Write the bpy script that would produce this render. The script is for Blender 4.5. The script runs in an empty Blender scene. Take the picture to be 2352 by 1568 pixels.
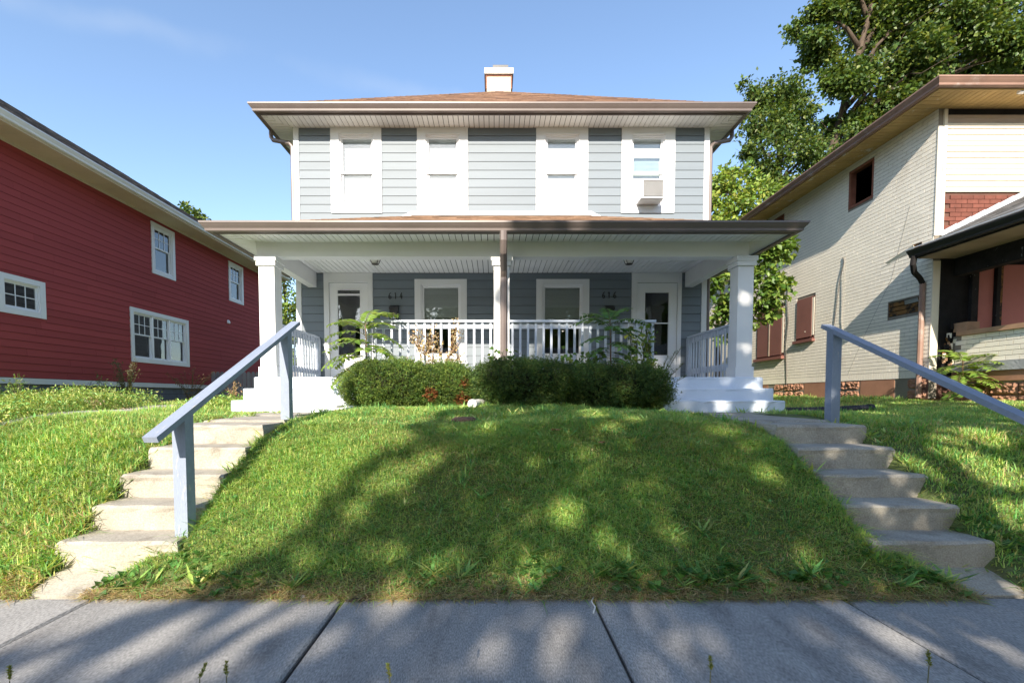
import bpy, math, random
import numpy as np
from mathutils import Vector, Matrix
random.seed(7)
rng = np.random.default_rng(7)
R = math.radians
S = bpy.context.scene
COL = S.collection

# ------------------------------------------------------------------ camera
F_PX, P_CX, HORIZON, PITCH = 1045.0, 1135.0, 910.0, R(2.4)      # measured on a 2352 x 1568 view of the photograph
P_CY = HORIZON + F_PX * math.tan(PITCH)
EYE = 1.24
cd = bpy.data.cameras.new('camera')
cam = bpy.data.objects.new('camera', cd)
COL.objects.link(cam)
cam.location = (0, 0, EYE)
cam.rotation_euler = (R(90) - PITCH, 0, 0)
cd.sensor_width = 36
cd.lens = 36 * F_PX / 2352
cd.shift_x = (1176 - P_CX) / 2352
cd.shift_y = (P_CY - 784) / 2352
cd.clip_start = 0.05
cd.clip_end = 3000
S.camera = cam

# ------------------------------------------------------------------ sky, sun, exposure
SUN_A, SUN_B = 0.20, 0.53                    # per metre of +Y the light moves +SUN_A in X and -SUN_B in Z
sun_dir = Vector((SUN_A, 1, -SUN_B)).normalized()
sun_el = math.asin(-sun_dir.z)
W = bpy.data.worlds.new('World')
S.world = W
W.use_nodes = True
nt = W.node_tree
nt.nodes.clear()
sky = nt.nodes.new('ShaderNodeTexSky')
sky.sky_type = 'NISHITA'
sky.sun_disc = False
sky.sun_elevation = sun_el
sky.sun_rotation = math.pi + math.atan2(SUN_A, 1)
sky.altitude = 200
sky.air_density = 1.0
sky.dust_density = 0.7
sky.ozone_density = 1.6
bg = nt.nodes.new('ShaderNodeBackground')
bg.inputs[1].default_value = 0.15
wo = nt.nodes.new('ShaderNodeOutputWorld')
def _ray(x, y):
    u = (x - P_CX) / F_PX; v = (P_CY - y) / F_PX
    return Vector((u, math.cos(PITCH) + v * math.sin(PITCH), -math.sin(PITCH) + v * math.cos(PITCH))).normalized()
trail_n = _ray(120, 20).cross(_ray(800, 180)).normalized()      # old, spread-out vapour trail across the sky
tc = nt.nodes.new('ShaderNodeTexCoord')
dt = nt.nodes.new('ShaderNodeVectorMath'); dt.operation = 'DOT_PRODUCT'; dt.inputs[1].default_value = trail_n
nt.links.new(tc.outputs['Generated'], dt.inputs[0])
wn = nt.nodes.new('ShaderNodeTexNoise'); wn.inputs['Scale'].default_value = 9; wn.inputs['Detail'].default_value = 6
nt.links.new(tc.outputs['Generated'], wn.inputs['Vector'])
wob = nt.nodes.new('ShaderNodeMath'); wob.operation = 'MULTIPLY_ADD'; wob.inputs[1].default_value = 0.05; wob.inputs[2].default_value = -0.025
nt.links.new(wn.outputs[0], wob.inputs[0])
ad_ = nt.nodes.new('ShaderNodeMath'); ad_.operation = 'ADD'
nt.links.new(dt.outputs['Value'], ad_.inputs[0]); nt.links.new(wob.outputs[0], ad_.inputs[1])
ab_ = nt.nodes.new('ShaderNodeMath'); ab_.operation = 'ABSOLUTE'
nt.links.new(ad_.outputs[0], ab_.inputs[0])
tr_ = nt.nodes.new('ShaderNodeMapRange'); tr_.interpolation_type = 'SMOOTHSTEP'
tr_.inputs[1].default_value = 0.024; tr_.inputs[2].default_value = 0.0; tr_.inputs[3].default_value = 0.0; tr_.inputs[4].default_value = 1.0
nt.links.new(ab_.outputs[0], tr_.inputs[0])
wn2 = nt.nodes.new('ShaderNodeTexNoise'); wn2.inputs['Scale'].default_value = 3.0; wn2.inputs['Detail'].default_value = 8
nt.links.new(tc.outputs['Generated'], wn2.inputs['Vector'])
tf_ = nt.nodes.new('ShaderNodeMapRange'); tf_.inputs[1].default_value = 0.42; tf_.inputs[2].default_value = 0.62; tf_.inputs[3].default_value = 0.0; tf_.inputs[4].default_value = 0.16
nt.links.new(wn2.outputs[0], tf_.inputs[0])
ml_ = nt.nodes.new('ShaderNodeMath'); ml_.operation = 'MULTIPLY'
nt.links.new(tr_.outputs[0], ml_.inputs[0]); nt.links.new(tf_.outputs[0], ml_.inputs[1])
mxs = nt.nodes.new('ShaderNodeMix'); mxs.data_type = 'RGBA'
mxs.inputs[7].default_value = (3.0, 3.2, 3.4, 1)
nt.links.new(ml_.outputs[0], mxs.inputs[0]); nt.links.new(sky.outputs[0], mxs.inputs[6])
nt.links.new(mxs.outputs[2], bg.inputs[0])
nt.links.new(bg.outputs[0], wo.inputs[0])
sl = bpy.data.lights.new('sun', 'SUN')
sl.energy = 4.8
sl.angle = R(0.55)
sl.color = (1.0, 0.90, 0.76)
so = bpy.data.objects.new('sun', sl)
COL.objects.link(so)
so.location = (-10, -60, 40)
so.rotation_euler = sun_dir.to_track_quat('-Z', 'Y').to_euler()
S.view_settings.view_transform = 'Standard'
S.view_settings.look = 'None'
S.view_settings.gamma = 1
S.view_settings.exposure = 1.08
S.view_settings.use_curve_mapping = False

# ------------------------------------------------------------------ pixel -> direction
def ray(x, y):
    u = (x - P_CX) / F_PX
    v = (P_CY - y) / F_PX
    return Vector((u, math.cos(PITCH) + v * math.sin(PITCH), -math.sin(PITCH) + v * math.cos(PITCH)))
def atY(x, y, Y):
    d = ray(x, y)
    return Vector((0, 0, EYE)) + d * (Y / d.y)
def atX(x, y, X):
    d = ray(x, y)
    return Vector((0, 0, EYE)) + d * (X / d.x)

# ------------------------------------------------------------------ materials
MATS = {}
def pmat(name, base, rough=0.6, var=0.12, scale=3.0, col2=None, mix2=(0.55, 0.75), scale2=1.2, bump=0.15, bscale=60.0,
         stretch=(1, 1, 1), spec=0.35, obvar=0.0, metal=0.0, bdist=0.004, attr=None, fine=0.0):
    m = bpy.data.materials.new(name)
    m.use_nodes = True
    t = m.node_tree
    N, L = t.nodes, t.links
    b = N['Principled BSDF']
    g = N.new('ShaderNodeNewGeometry')
    mp = N.new('ShaderNodeMapping')
    mp.inputs['Scale'].default_value = stretch
    L.new(g.outputs['Position'], mp.inputs[0])
    n1 = N.new('ShaderNodeTexNoise')
    n1.inputs['Scale'].default_value = scale
    n1.inputs['Detail'].default_value = 6
    n1.inputs['Roughness'].default_value = 0.65
    L.new(mp.outputs[0], n1.inputs['Vector'])
    cr = N.new('ShaderNodeMapRange')
    cr.inputs[1].default_value = 0.3
    cr.inputs[2].default_value = 0.7
    cr.inputs[3].default_value = 1 - var
    cr.inputs[4].default_value = 1 + var
    L.new(n1.outputs[0], cr.inputs[0])
    val = cr.outputs[0]
    if fine:
        n4 = N.new('ShaderNodeTexNoise')
        n4.inputs['Scale'].default_value = bscale * 1.7
        n4.inputs['Detail'].default_value = 3
        L.new(mp.outputs[0], n4.inputs['Vector'])
        c4 = N.new('ShaderNodeMapRange')
        c4.inputs[1].default_value = 0.3
        c4.inputs[2].default_value = 0.7
        c4.inputs[3].default_value = 1 - fine
        c4.inputs[4].default_value = 1 + fine
        L.new(n4.outputs[0], c4.inputs[0])
        mu = N.new('ShaderNodeMath')
        mu.operation = 'MULTIPLY'
        L.new(val, mu.inputs[0])
        L.new(c4.outputs[0], mu.inputs[1])
        val = mu.outputs[0]
    if obvar:
        oi = N.new('ShaderNodeObjectInfo')
        c2 = N.new('ShaderNodeMapRange')
        c2.inputs[3].default_value = 1 - obvar
        c2.inputs[4].default_value = 1 + obvar
        L.new(oi.outputs['Random'], c2.inputs[0])
        mu = N.new('ShaderNodeMath')
        mu.operation = 'MULTIPLY'
        L.new(val, mu.inputs[0])
        L.new(c2.outputs[0], mu.inputs[1])
        val = mu.outputs[0]
    if attr:
        ca = N.new('ShaderNodeAttribute')
        ca.attribute_name = attr
        src = ca.outputs['Color']
    else:
        rgb = N.new('ShaderNodeRGB')
        rgb.outputs[0].default_value = (*base, 1)
        src = rgb.outputs[0]
    if col2:
        n3 = N.new('ShaderNodeTexNoise')
        n3.inputs['Scale'].default_value = scale2
        n3.inputs['Detail'].default_value = 8
        n3.inputs['Roughness'].default_value = 0.7
        L.new(mp.outputs[0], n3.inputs['Vector'])
        m2 = N.new('ShaderNodeMapRange')
        m2.interpolation_type = 'SMOOTHSTEP'
        m2.inputs[1].default_value, m2.inputs[2].default_value = mix2
        L.new(n3.outputs[0], m2.inputs[0])
        mx = N.new('ShaderNodeMix')
        mx.data_type = 'RGBA'
        L.new(m2.outputs[0], mx.inputs[0])
        L.new(src, mx.inputs[6])
        mx.inputs[7].default_value = (*col2, 1)
        src = mx.outputs[2]
    vm = N.new('ShaderNodeVectorMath')
    vm.operation = 'SCALE'
    L.new(src, vm.inputs[0])
    L.new(val, vm.inputs['Scale'])
    L.new(vm.outputs[0], b.inputs['Base Color'])
    b.inputs['Roughness'].default_value = rough
    b.inputs['Specular IOR Level'].default_value = spec
    b.inputs['Metallic'].default_value = metal
    if bump:
        n2 = N.new('ShaderNodeTexNoise')
        n2.inputs['Scale'].default_value = bscale
        n2.inputs['Detail'].default_value = 5
        L.new(mp.outputs[0], n2.inputs['Vector'])
        bp = N.new('ShaderNodeBump')
        bp.inputs['Strength'].default_value = bump
        bp.inputs['Distance'].default_value = bdist
        L.new(n2.outputs[0], bp.inputs['Height'])
        L.new(bp.outputs[0], b.inputs['Normal'])
    MATS[name] = m
    return m

def leafmat(name, rough=0.5, trans=0.35, spec=0.35):
    m = bpy.data.materials.new(name)
    m.use_nodes = True
    N, L = m.node_tree.nodes, m.node_tree.links
    b = N['Principled BSDF']
    a = N.new('ShaderNodeAttribute')
    a.attribute_name = 'col'
    L.new(a.outputs['Color'], b.inputs['Base Color'])
    b.inputs['Roughness'].default_value = rough
    b.inputs['Specular IOR Level'].default_value = spec
    tr = N.new('ShaderNodeBsdfTranslucent')
    sc = N.new('ShaderNodeVectorMath')
    sc.operation = 'MULTIPLY'
    sc.inputs[1].default_value = (1.7, 1.5, 0.6)
    L.new(a.outputs['Color'], sc.inputs[0])
    L.new(sc.outputs[0], tr.inputs[0])
    mx = N.new('ShaderNodeMixShader')
    mx.inputs[0].default_value = trans
    L.new(b.outputs[0], mx.inputs[1])
    L.new(tr.outputs[0], mx.inputs[2])
    L.new(mx.outputs[0], N['Material Output'].inputs[0])
    MATS[name] = m
    return m

def glassmat(name, tint=(0.9, 0.95, 0.95), refl=0.12):
    m = bpy.data.materials.new(name)
    m.use_nodes = True
    N, L = m.node_tree.nodes, m.node_tree.links
    N.remove(N['Principled BSDF'])
    tr = N.new('ShaderNodeBsdfTransparent')
    tr.inputs[0].default_value = (*tint, 1)
    gl = N.new('ShaderNodeBsdfGlossy')
    gl.inputs['Roughness'].default_value = 0.015
    nz = N.new('ShaderNodeTexNoise')
    nz.inputs['Scale'].default_value = 2.5
    bp = N.new('ShaderNodeBump')
    bp.inputs['Strength'].default_value = 0.02
    bp.inputs['Distance'].default_value = 0.05
    g = N.new('ShaderNodeNewGeometry')
    L.new(g.outputs['Position'], nz.inputs['Vector'])
    L.new(nz.outputs[0], bp.inputs['Height'])
    L.new(bp.outputs[0], gl.inputs['Normal'])
    fr = N.new('ShaderNodeFresnel')
    fr.inputs[0].default_value = 1.5
    ad = N.new('ShaderNodeMath')
    ad.inputs[1].default_value = refl
    ad.use_clamp = True
    L.new(fr.outputs[0], ad.inputs[0])
    mx = N.new('ShaderNodeMixShader')
    L.new(ad.outputs[0], mx.inputs[0])
    L.new(tr.outputs[0], mx.inputs[1])
    L.new(gl.outputs[0], mx.inputs[2])
    L.new(mx.outputs[0], N['Material Output'].inputs[0])
    MATS[name] = m
    return m

pmat('blue_siding', (0.172, 0.203, 0.232), 0.55, 0.05, 2, obvar=0.035, bump=0.2, bscale=40, stretch=(0.25, 1, 3), bdist=0.002)
pmat('white_trim', (0.74, 0.74, 0.74), 0.5, 0.04, 1.5, bump=0.08, bscale=50, obvar=0.015)
pmat('white_paint', (0.62, 0.68, 0.76), 0.55, 0.06, 1.5, bump=0.25, bscale=30, stretch=(1, 1, 2), bdist=0.003, col2=(0.50, 0.48, 0.44), mix2=(0.64, 0.82), scale2=3.0, fine=0.04)
pmat('soffit_white', (0.78, 0.78, 0.77), 0.55, 0.05, 2, bump=0.05, obvar=0.03)
pmat('rail_paint', (0.52, 0.57, 0.65), 0.55, 0.08, 3, bump=0.3, bscale=45, bdist=0.003, obvar=0.03)
pmat('handrail_paint', (0.24, 0.28, 0.36), 0.6, 0.08, 2.5, bump=0.5, bscale=30, stretch=(3, 0.7, 0.7), bdist=0.004, fine=0.06, col2=(0.40, 0.39, 0.37), mix2=(0.60, 0.68), scale2=9)
pmat('brown_metal', (0.150, 0.120, 0.110), 0.4, 0.1, 2, bump=0.05, spec=0.5)
pmat('brown_faded', (0.27, 0.165, 0.125), 0.55, 0.15, 2, bump=0.1, col2=(0.38, 0.30, 0.26), mix2=(0.52, 0.72), scale2=3)
pmat('sheathing', (0.05, 0.05, 0.05), 0.9, 0.05)
pmat('room_dark', (0.09, 0.085, 0.08), 0.9, 0.05)
pmat('blind_white', (0.80, 0.81, 0.83), 0.6, 0.02, 2, bump=0)
pmat('blind_grey', (0.80, 0.82, 0.80), 0.6, 0.03, 2, bump=0)
pmat('vinyl_white', (0.82, 0.82, 0.83), 0.35, 0.02, 2, bump=0)
pmat('black_metal', (0.02, 0.02, 0.022), 0.4, 0.1, spec=0.5)
pmat('bronze', (0.045, 0.032, 0.025), 0.4, 0.1, spec=0.5)
pmat('frosted', (0.78, 0.75, 0.68), 0.3, 0.02, bump=0)
pmat('ac_case', (0.85, 0.85, 0.85), 0.45, 0.03, 3, bump=0.05)
pmat('ac_grille', (0.42, 0.42, 0.42), 0.5, 0.05, 3, bump=0.1)
pmat('shingle', (0.2, 0.1, 0.06), 0.9, 0.2, 12, bump=0.6, bscale=160, attr='col', fine=0.15)
pmat('chimney_stucco', (0.50, 0.42, 0.33), 0.9, 0.15, 3, bump=0.6, bscale=14, bdist=0.01, col2=(0.30, 0.14, 0.09), mix2=(0.62, 0.74), scale2=3.0)
pmat('chimney_brick', (0.26, 0.10, 0.065), 0.9, 0.2, 8, bump=0.3)
pmat('concrete_cap', (0.72, 0.70, 0.66), 0.8, 0.08, 4, bump=0.2)
pmat('red_siding', (0.335, 0.064, 0.064), 0.85, 0.06, 1.1, bump=0.08, bscale=30, stretch=(1, 0.3, 3), obvar=0.07, spec=0.15, bdist=0.002)
pmat('beige_soffit', (0.64, 0.54, 0.40), 0.7, 0.08, 1.2, bump=0.4, bscale=12, bdist=0.004, obvar=0.03)
pmat('grey_block', (0.16, 0.175, 0.20), 0.9, 0.15, 4, bump=0.5, bscale=40, obvar=0.1)
pmat('cream_brick', (0.88, 0.82, 0.70), 0.8, 0.07, 1.2, bump=0.5, bscale=60, obvar=0.06, col2=(0.74, 0.66, 0.53), mix2=(0.55, 0.80), scale2=0.9, fine=0.06)
pmat('cream_joint', (0.24, 0.21, 0.17), 0.9, 0.2, 3, col2=(0.12, 0.10, 0.08), mix2=(0.55, 0.75), scale2=1.5)
pmat('red_brick', (0.15, 0.052, 0.036), 0.85, 0.2, 6, bump=0.5, bscale=80, obvar=0.2, col2=(0.06, 0.035, 0.03), mix2=(0.60, 0.66), scale2=2.3)
pmat('brick_joint', (0.12, 0.06, 0.045), 0.95, 0.15)
pmat('vinyl_cream', (0.74, 0.68, 0.56), 0.5, 0.05, 1.5, bump=0.1, obvar=0.02)
pmat('weathered_board', (0.34, 0.27, 0.21), 0.9, 0.2, 3, stretch=(0.3, 1, 2), bump=0.4)
pmat('yellow_soffit', (0.50, 0.335, 0.13), 0.7, 0.15, 2, bump=0.3, bscale=30, obvar=0.07, col2=(0.66, 0.60, 0.48), mix2=(0.57, 0.64), scale2=3.2)
pmat('charred', (0.014, 0.013, 0.014), 0.85, 0.4, 5, bump=0.8, bscale=25, bdist=0.01, spec=0.2)
pmat('charred_patchy', (0.02, 0.018, 0.018), 0.85, 0.4, 5, bump=0.8, bscale=25, bdist=0.01, col2=(0.22, 0.24, 0.26), mix2=(0.62, 0.68), scale2=7, spec=0.2)
pmat('burnt_wood', (0.22, 0.105, 0.03), 0.8, 0.3, 6, bump=0.5, col2=(0.02, 0.016, 0.014), mix2=(0.45, 0.6), scale2=5)
pmat('brown_board', (0.205, 0.088, 0.068), 0.75, 0.12, 2, bump=0.15, obvar=0.06, col2=(0.13, 0.06, 0.05), mix2=(0.55, 0.75), scale2=2)
pmat('pink_board', (0.42, 0.165, 0.145), 0.8, 0.06, 3, bump=0.1)
pmat('tan_sill', (0.40, 0.245, 0.15), 0.85, 0.15, 4, bump=0.3)
pmat('grey_band', (0.34, 0.35, 0.36), 0.8, 0.2, 4, bump=0.6, bscale=30, bdist=0.01)
pmat('foundation_tan', (0.36, 0.19, 0.12), 0.95, 0.2, 4, bump=0.7, bscale=25, bdist=0.012, obvar=0.14, col2=(0.20, 0.12, 0.09), mix2=(0.5, 0.75), scale2=5)
pmat('foundation_smooth', (0.34, 0.175, 0.11), 0.95, 0.15, 3, bump=0.3)
pmat('grey_flashing', (0.50, 0.54, 0.60), 0.45, 0.1, 3, bump=0.05)
pmat('concrete_step', (0.37, 0.34, 0.285), 0.92, 0.18, 3, bump=0.7, bscale=55, col2=(0.17, 0.145, 0.115), mix2=(0.48, 0.80), scale2=4, fine=0.2, bdist=0.003)
pmat('concrete_walk', (0.31, 0.30, 0.285), 0.92, 0.13, 1.3, bump=0.8, bscale=48, stretch=(2.2, 0.6, 1), col2=(0.17, 0.163, 0.158), mix2=(0.45, 0.72), scale2=1.7, fine=0.38, obvar=0.05, bdist=0.003)
pmat('driveway', (0.38, 0.36, 0.33), 0.92, 0.15, 3, bump=0.5, bscale=90, fine=0.12)
pmat('asphalt', (0.05, 0.05, 0.052), 0.9, 0.2, 4, bump=0.5, bscale=90)
pmat('soil', (0.11, 0.14, 0.045), 0.95, 0.35, 9, bump=0.8, bscale=50, bdist=0.02, col2=(0.12, 0.11, 0.05), mix2=(0.55, 0.75), scale2=3.5)
pmat('bark', (0.085, 0.062, 0.045), 0.95, 0.25, 5, bump=0.9, bscale=30, stretch=(2, 2, 0.5), bdist=0.02)
pmat('green_stem', (0.12, 0.12, 0.05), 0.7, 0.2, 10)
pmat('brown_stem', (0.16, 0.09, 0.05), 0.85, 0.2, 10)
pmat('fence_wood', (0.22, 0.22, 0.24), 0.9, 0.2, 4, stretch=(3, 3, 0.4), bump=0.4, obvar=0.1)
pmat('lid_brown', (0.14, 0.085, 0.06), 0.85, 0.2, 10, bump=0.5)
pmat('drain_black', (0.025, 0.026, 0.03), 0.5, 0.1)
pmat('pvc_white', (0.70, 0.69, 0.66), 0.5, 0.12, 8)
pmat('cable', (0.30, 0.28, 0.24), 0.7, 0.1)
pmat('cable_dark', (0.10, 0.085, 0.07), 0.7, 0.1)
pmat('dead_leaf', (0.30, 0.15, 0.07), 0.8, 0.2, 30)
pmat('stone', (0.40, 0.38, 0.38), 0.9, 0.2, 30)
pmat('brass', (0.50, 0.34, 0.10), 0.35, 0.1, metal=0.8)
pmat('joint_fill', (0.055, 0.05, 0.047), 0.95, 0.2, 20)
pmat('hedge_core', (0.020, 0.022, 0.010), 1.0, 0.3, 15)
leafmat('grass', 0.55, 0.30, 0.25)
leafmat('leaf', 0.45, 0.30, 0.4)
leafmat('needle', 0.55, 0.18, 0.25)
leafmat('dry', 0.8, 0.25, 0.1)
glassmat('glass_clear', (0.92, 0.95, 0.95), 0.05)
glassmat('glass_dark', (0.55, 0.60, 0.64), 0.10)

# ------------------------------------------------------------------ object helpers
def tag(o, label=None, cat=None, group=None, kind=None):
    if label: o['label'] = label
    if cat: o['category'] = cat
    if group: o['group'] = group
    if kind: o['kind'] = kind
    return o
ROOT_AT = {}
def thing(name, label, cat, loc, group=None):
    o = bpy.data.objects.new(name, None)
    o.empty_display_size = 0.1
    o.location = loc
    COL.objects.link(o)
    ROOT_AT[o.name] = Vector(loc)
    return tag(o, label, cat, group)
def put(name, me, mat, parent=None, loc=None):
    o = bpy.data.objects.new(name, me)
    if mat is not None and not me.materials:
        me.materials.append(MATS[mat])
    COL.objects.link(o)
    if loc is not None:
        o.location = loc
    if parent is not None:
        o.parent = parent
        off = ROOT_AT.get(parent.name, Vector((0, 0, 0)))
        o.matrix_parent_inverse = Matrix.Translation(-off)
        ROOT_AT[o.name] = Vector(o.location)
    else:
        ROOT_AT[o.name] = Vector(o.location)
    return o

class MB:
    def __init__(s):
        s.v, s.f = [], []
    def box(s, x0, x1, y0, y1, z0, z1):
        x0, x1 = min(x0, x1), max(x0, x1); y0, y1 = min(y0, y1), max(y0, y1); z0, z1 = min(z0, z1), max(z0, z1)
        n = len(s.v)
        s.v += [(x0, y0, z0), (x1, y0, z0), (x1, y1, z0), (x0, y1, z0), (x0, y0, z1), (x1, y0, z1), (x1, y1, z1), (x0, y1, z1)]
        s.f += [tuple(n + i for i in q) for q in ((3, 2, 1, 0), (4, 5, 6, 7), (0, 1, 5, 4), (1, 2, 6, 5), (2, 3, 7, 6), (3, 0, 4, 7))]
        return s
    def cbox(s, x0, x1, y0, y1, z0, z1, c=0.01):
        """box with its upper edges chamfered"""
        n = len(s.v)
        for (a, z) in ((0, z0), (0, z1 - c), (c, z1)):
            s.v += [(x0 + a, y0 + a, z), (x1 - a, y0 + a, z), (x1 - a, y1 - a, z), (x0 + a, y1 - a, z)]
        s.f.append((n + 3, n + 2, n + 1, n))
        for k in (0, 4):
            for i in range(4):
                j = (i + 1) % 4
                s.f.append((n + k + i, n + k + j, n + k + 4 + j, n + k + 4 + i))
        s.f.append((n + 8, n + 9, n + 10, n + 11))
        return s
    def prism(s, poly, d):
        """poly: 3-D points of one cap; d: extrusion vector"""
        n, k = len(s.v), len(poly)
        d = Vector(d)
        s.v += [tuple(p) for p in poly] + [tuple(Vector(p) + d) for p in poly]
        s.f.append(tuple(n + i for i in range(k)))
        s.f.append(tuple(n + k + i for i in reversed(range(k))))
        for i in range(k):
            j = (i + 1) % k
            s.f.append((n + j, n + i, n + k + i, n + k + j))
        return s
    def tube(s, pts, rad, sides=7, flat=None):
        pts = [Vector(p) for p in pts]
        if not hasattr(rad, '__len__'):
            rad = [rad] * len(pts)
        n0 = len(s.v)
        up = None
        for i, p in enumerate(pts):
            a = pts[max(i - 1, 0)]; b = pts[min(i + 1, len(pts) - 1)]
            t = (b - a)
            t = t.normalized() if t.length > 1e-9 else Vector((0, 0, 1))
            if up is None:
                up = Vector((0, 0, 1)) if abs(t.z) < 0.9 else Vector((1, 0, 0))
            e1 = (up - t * up.dot(t)).normalized()
            e2 = t.cross(e1)
            up = e1
            for k in range(sides):
                an = 2 * math.pi * k / sides
                s.v.append(tuple(p + (e1 * math.cos(an) + e2 * math.sin(an) * (flat or 1)) * rad[i]))
        for i in range(len(pts) - 1):
            for k in range(sides):
                j = (k + 1) % sides
                a = n0 + i * sides
                s.f.append((a + k, a + j, a + sides + j, a + sides + k))
        s.f.append(tuple(n0 + k for k in reversed(range(sides))))
        e = n0 + (len(pts) - 1) * sides
        s.f.append(tuple(e + k for k in range(sides)))
        return s
    def lathe(s, c, prof, sides=20):
        """prof: (radius, z) from bottom to top"""
        n0 = len(s.v)
        for r, z in prof:
            for k in range(sides):
                a = 2 * math.pi * k / sides
                s.v.append((c[0] + r * math.cos(a), c[1] + r * math.sin(a), c[2] + z))
        for i in range(len(prof) - 1):
            for k in range(sides):
                j = (k + 1) % sides
                a = n0 + i * sides
                s.f.append((a + k, a + j, a + sides + j, a + sides + k))
        s.f.append(tuple(n0 + k for k in reversed(range(sides))))
        e = n0 + (len(prof) - 1) * sides
        s.f.append(tuple(e + k for k in range(sides)))
        return s
    def mesh(s, name, smooth=False):
        me = bpy.data.meshes.new(name)
        me.from_pydata(s.v, [], s.f)
        if smooth:
            me.shade_smooth()
        me.update()
        return me
    def build(s, name, mat, parent=None, smooth=False):
        return put(name, s.mesh(name, smooth), mat, parent)

def nmesh(name, V, Fc, col=None, smooth=False):
    """mesh from numpy arrays; col = one RGB per face"""
    me = bpy.data.meshes.new(name)
    V = np.ascontiguousarray(V, dtype=np.float32); Fc = np.ascontiguousarray(Fc, dtype=np.int32)
    m, k = Fc.shape
    me.vertices.add(len(V)); me.vertices.foreach_set('co', V.ravel())
    me.loops.add(m * k); me.loops.foreach_set('vertex_index', Fc.ravel())
    me.polygons.add(m)
    me.polygons.foreach_set('loop_start', np.arange(0, m * k, k, dtype=np.int32))
    me.polygons.foreach_set('loop_total', np.full(m, k, dtype=np.int32))
    if smooth:
        me.polygons.foreach_set('use_smooth', np.ones(m, dtype=bool))
    if col is not None:
        at = me.attributes.new('col', 'FLOAT_COLOR', 'FACE')
        c4 = np.ones((m, 4), dtype=np.float32)
        c4[:, :3] = col
        at.data.foreach_set('color', c4.ravel())
    me.update(calc_edges=True)
    return me

class Wall:
    """maps wall coordinates (u along, n outward, w up) to the world"""
    def __init__(s, kind, plane):
        s.k, s.p = kind, plane
    def box(s, mb, u0, u1, n0, n1, w0, w1):
        if s.k == 'Y-': mb.box(u0, u1, s.p - n0, s.p - n1, w0, w1)
        elif s.k == 'X+': mb.box(s.p + n0, s.p + n1, u0, u1, w0, w1)
        else: mb.box(s.p - n0, s.p - n1, u0, u1, w0, w1)
        return mb
    def pt(s, u, n, w):
        if s.k == 'Y-': return (u, s.p - n, w)
        if s.k == 'X+': return (s.p + n, u, w)
        return (s.p - n, u, w)

def wall_sheet(T, u0, u1, w0, w1, holes, n0=-0.12, n1=-0.002):
    """wall slab with rectangular openings"""
    us = sorted({u0, u1, *[h[0] for h in holes], *[h[1] for h in holes]})
    mb = MB()
    us = [u for u in us if u0 <= u <= u1]
    for a, b in zip(us, us[1:]):
        cuts = sorted([(h[2], h[3]) for h in holes if h[0] <= a + 1e-6 and h[1] >= b - 1e-6])
        z = w0
        for c0, c1 in cuts:
            if c0 > z: T.box(mb, a, b, n0, n1, z, c0)
            z = max(z, c1)
        if z < w1: T.box(mb, a, b, n0, n1, z, w1)
    return mb

def lap_siding(T, parent, u0, u1, w0, w1, exp, holes, mat, gap=0.002, clip=None, name='siding_board'):
    """one wedge-shaped lap board per row and stretch between openings"""
    z = w0
    while z < w1 - 0.02:
        za, zb = z, min(z + exp, w1)
        segs = [(u0, u1)]
        notch = []
        for h in holes:
            if h[2] < zb - 0.01 and h[3] > za + 0.01 and h[1] > u0 and h[0] < u1:
                if h[3] < zb - 0.004: notch.append((h[0] - gap + 0.0005, h[1] + gap - 0.0005, h[3] + 0.001, zb))
                if h[2] > za + 0.004: notch.append((h[0] - gap + 0.0005, h[1] + gap - 0.0005, za, h[2] - 0.001))
        for a, b, c, d in notch:
            fa, fb = 0.020 - 0.011 * (c - za) / exp, 0.020 - 0.011 * (d - za) / exp
            q = [T.pt(a, 0.0, c), T.pt(a, fa, c), T.pt(a, fb, d), T.pt(a, 0.0, d)]
            MB().prism(q, Vector(T.pt(b, 0, za)) - Vector(T.pt(a, 0, za))).build(name, mat, parent)
        for h in holes:
            if h[2] < zb - 0.01 and h[3] > za + 0.01:
                out = []
                for a, b in segs:
                    if h[1] <= a or h[0] >= b: out.append((a, b)); continue
                    if h[0] > a: out.append((a, h[0] - gap))
                    if h[1] < b: out.append((h[1] + gap, b))
                segs = out
        cut = []
        for a, b in segs:
            while b - a > 3.9:
                c = a + random.uniform(1.6, 3.7)
                cut.append((a, c - 0.0015)); a = c + 0.0015
            cut.append((a, b))
        for a, b in cut:
            if clip: a, b = clip(a, b, za, zb)
            if b - a < 0.03: continue
            q = [T.pt(a, 0.001, za + 0.0065), T.pt(a, 0.022, za + 0.006), T.pt(a, 0.011, zb), T.pt(a, 0.001, zb)]  # slit under each board bares black sheathing as a built-in lap shadow line
            mb = MB().prism(q, Vector(T.pt(b, 0, za)) - Vector(T.pt(a, 0, za)))
            mb.build(name, mat, parent)
        z += exp

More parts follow.
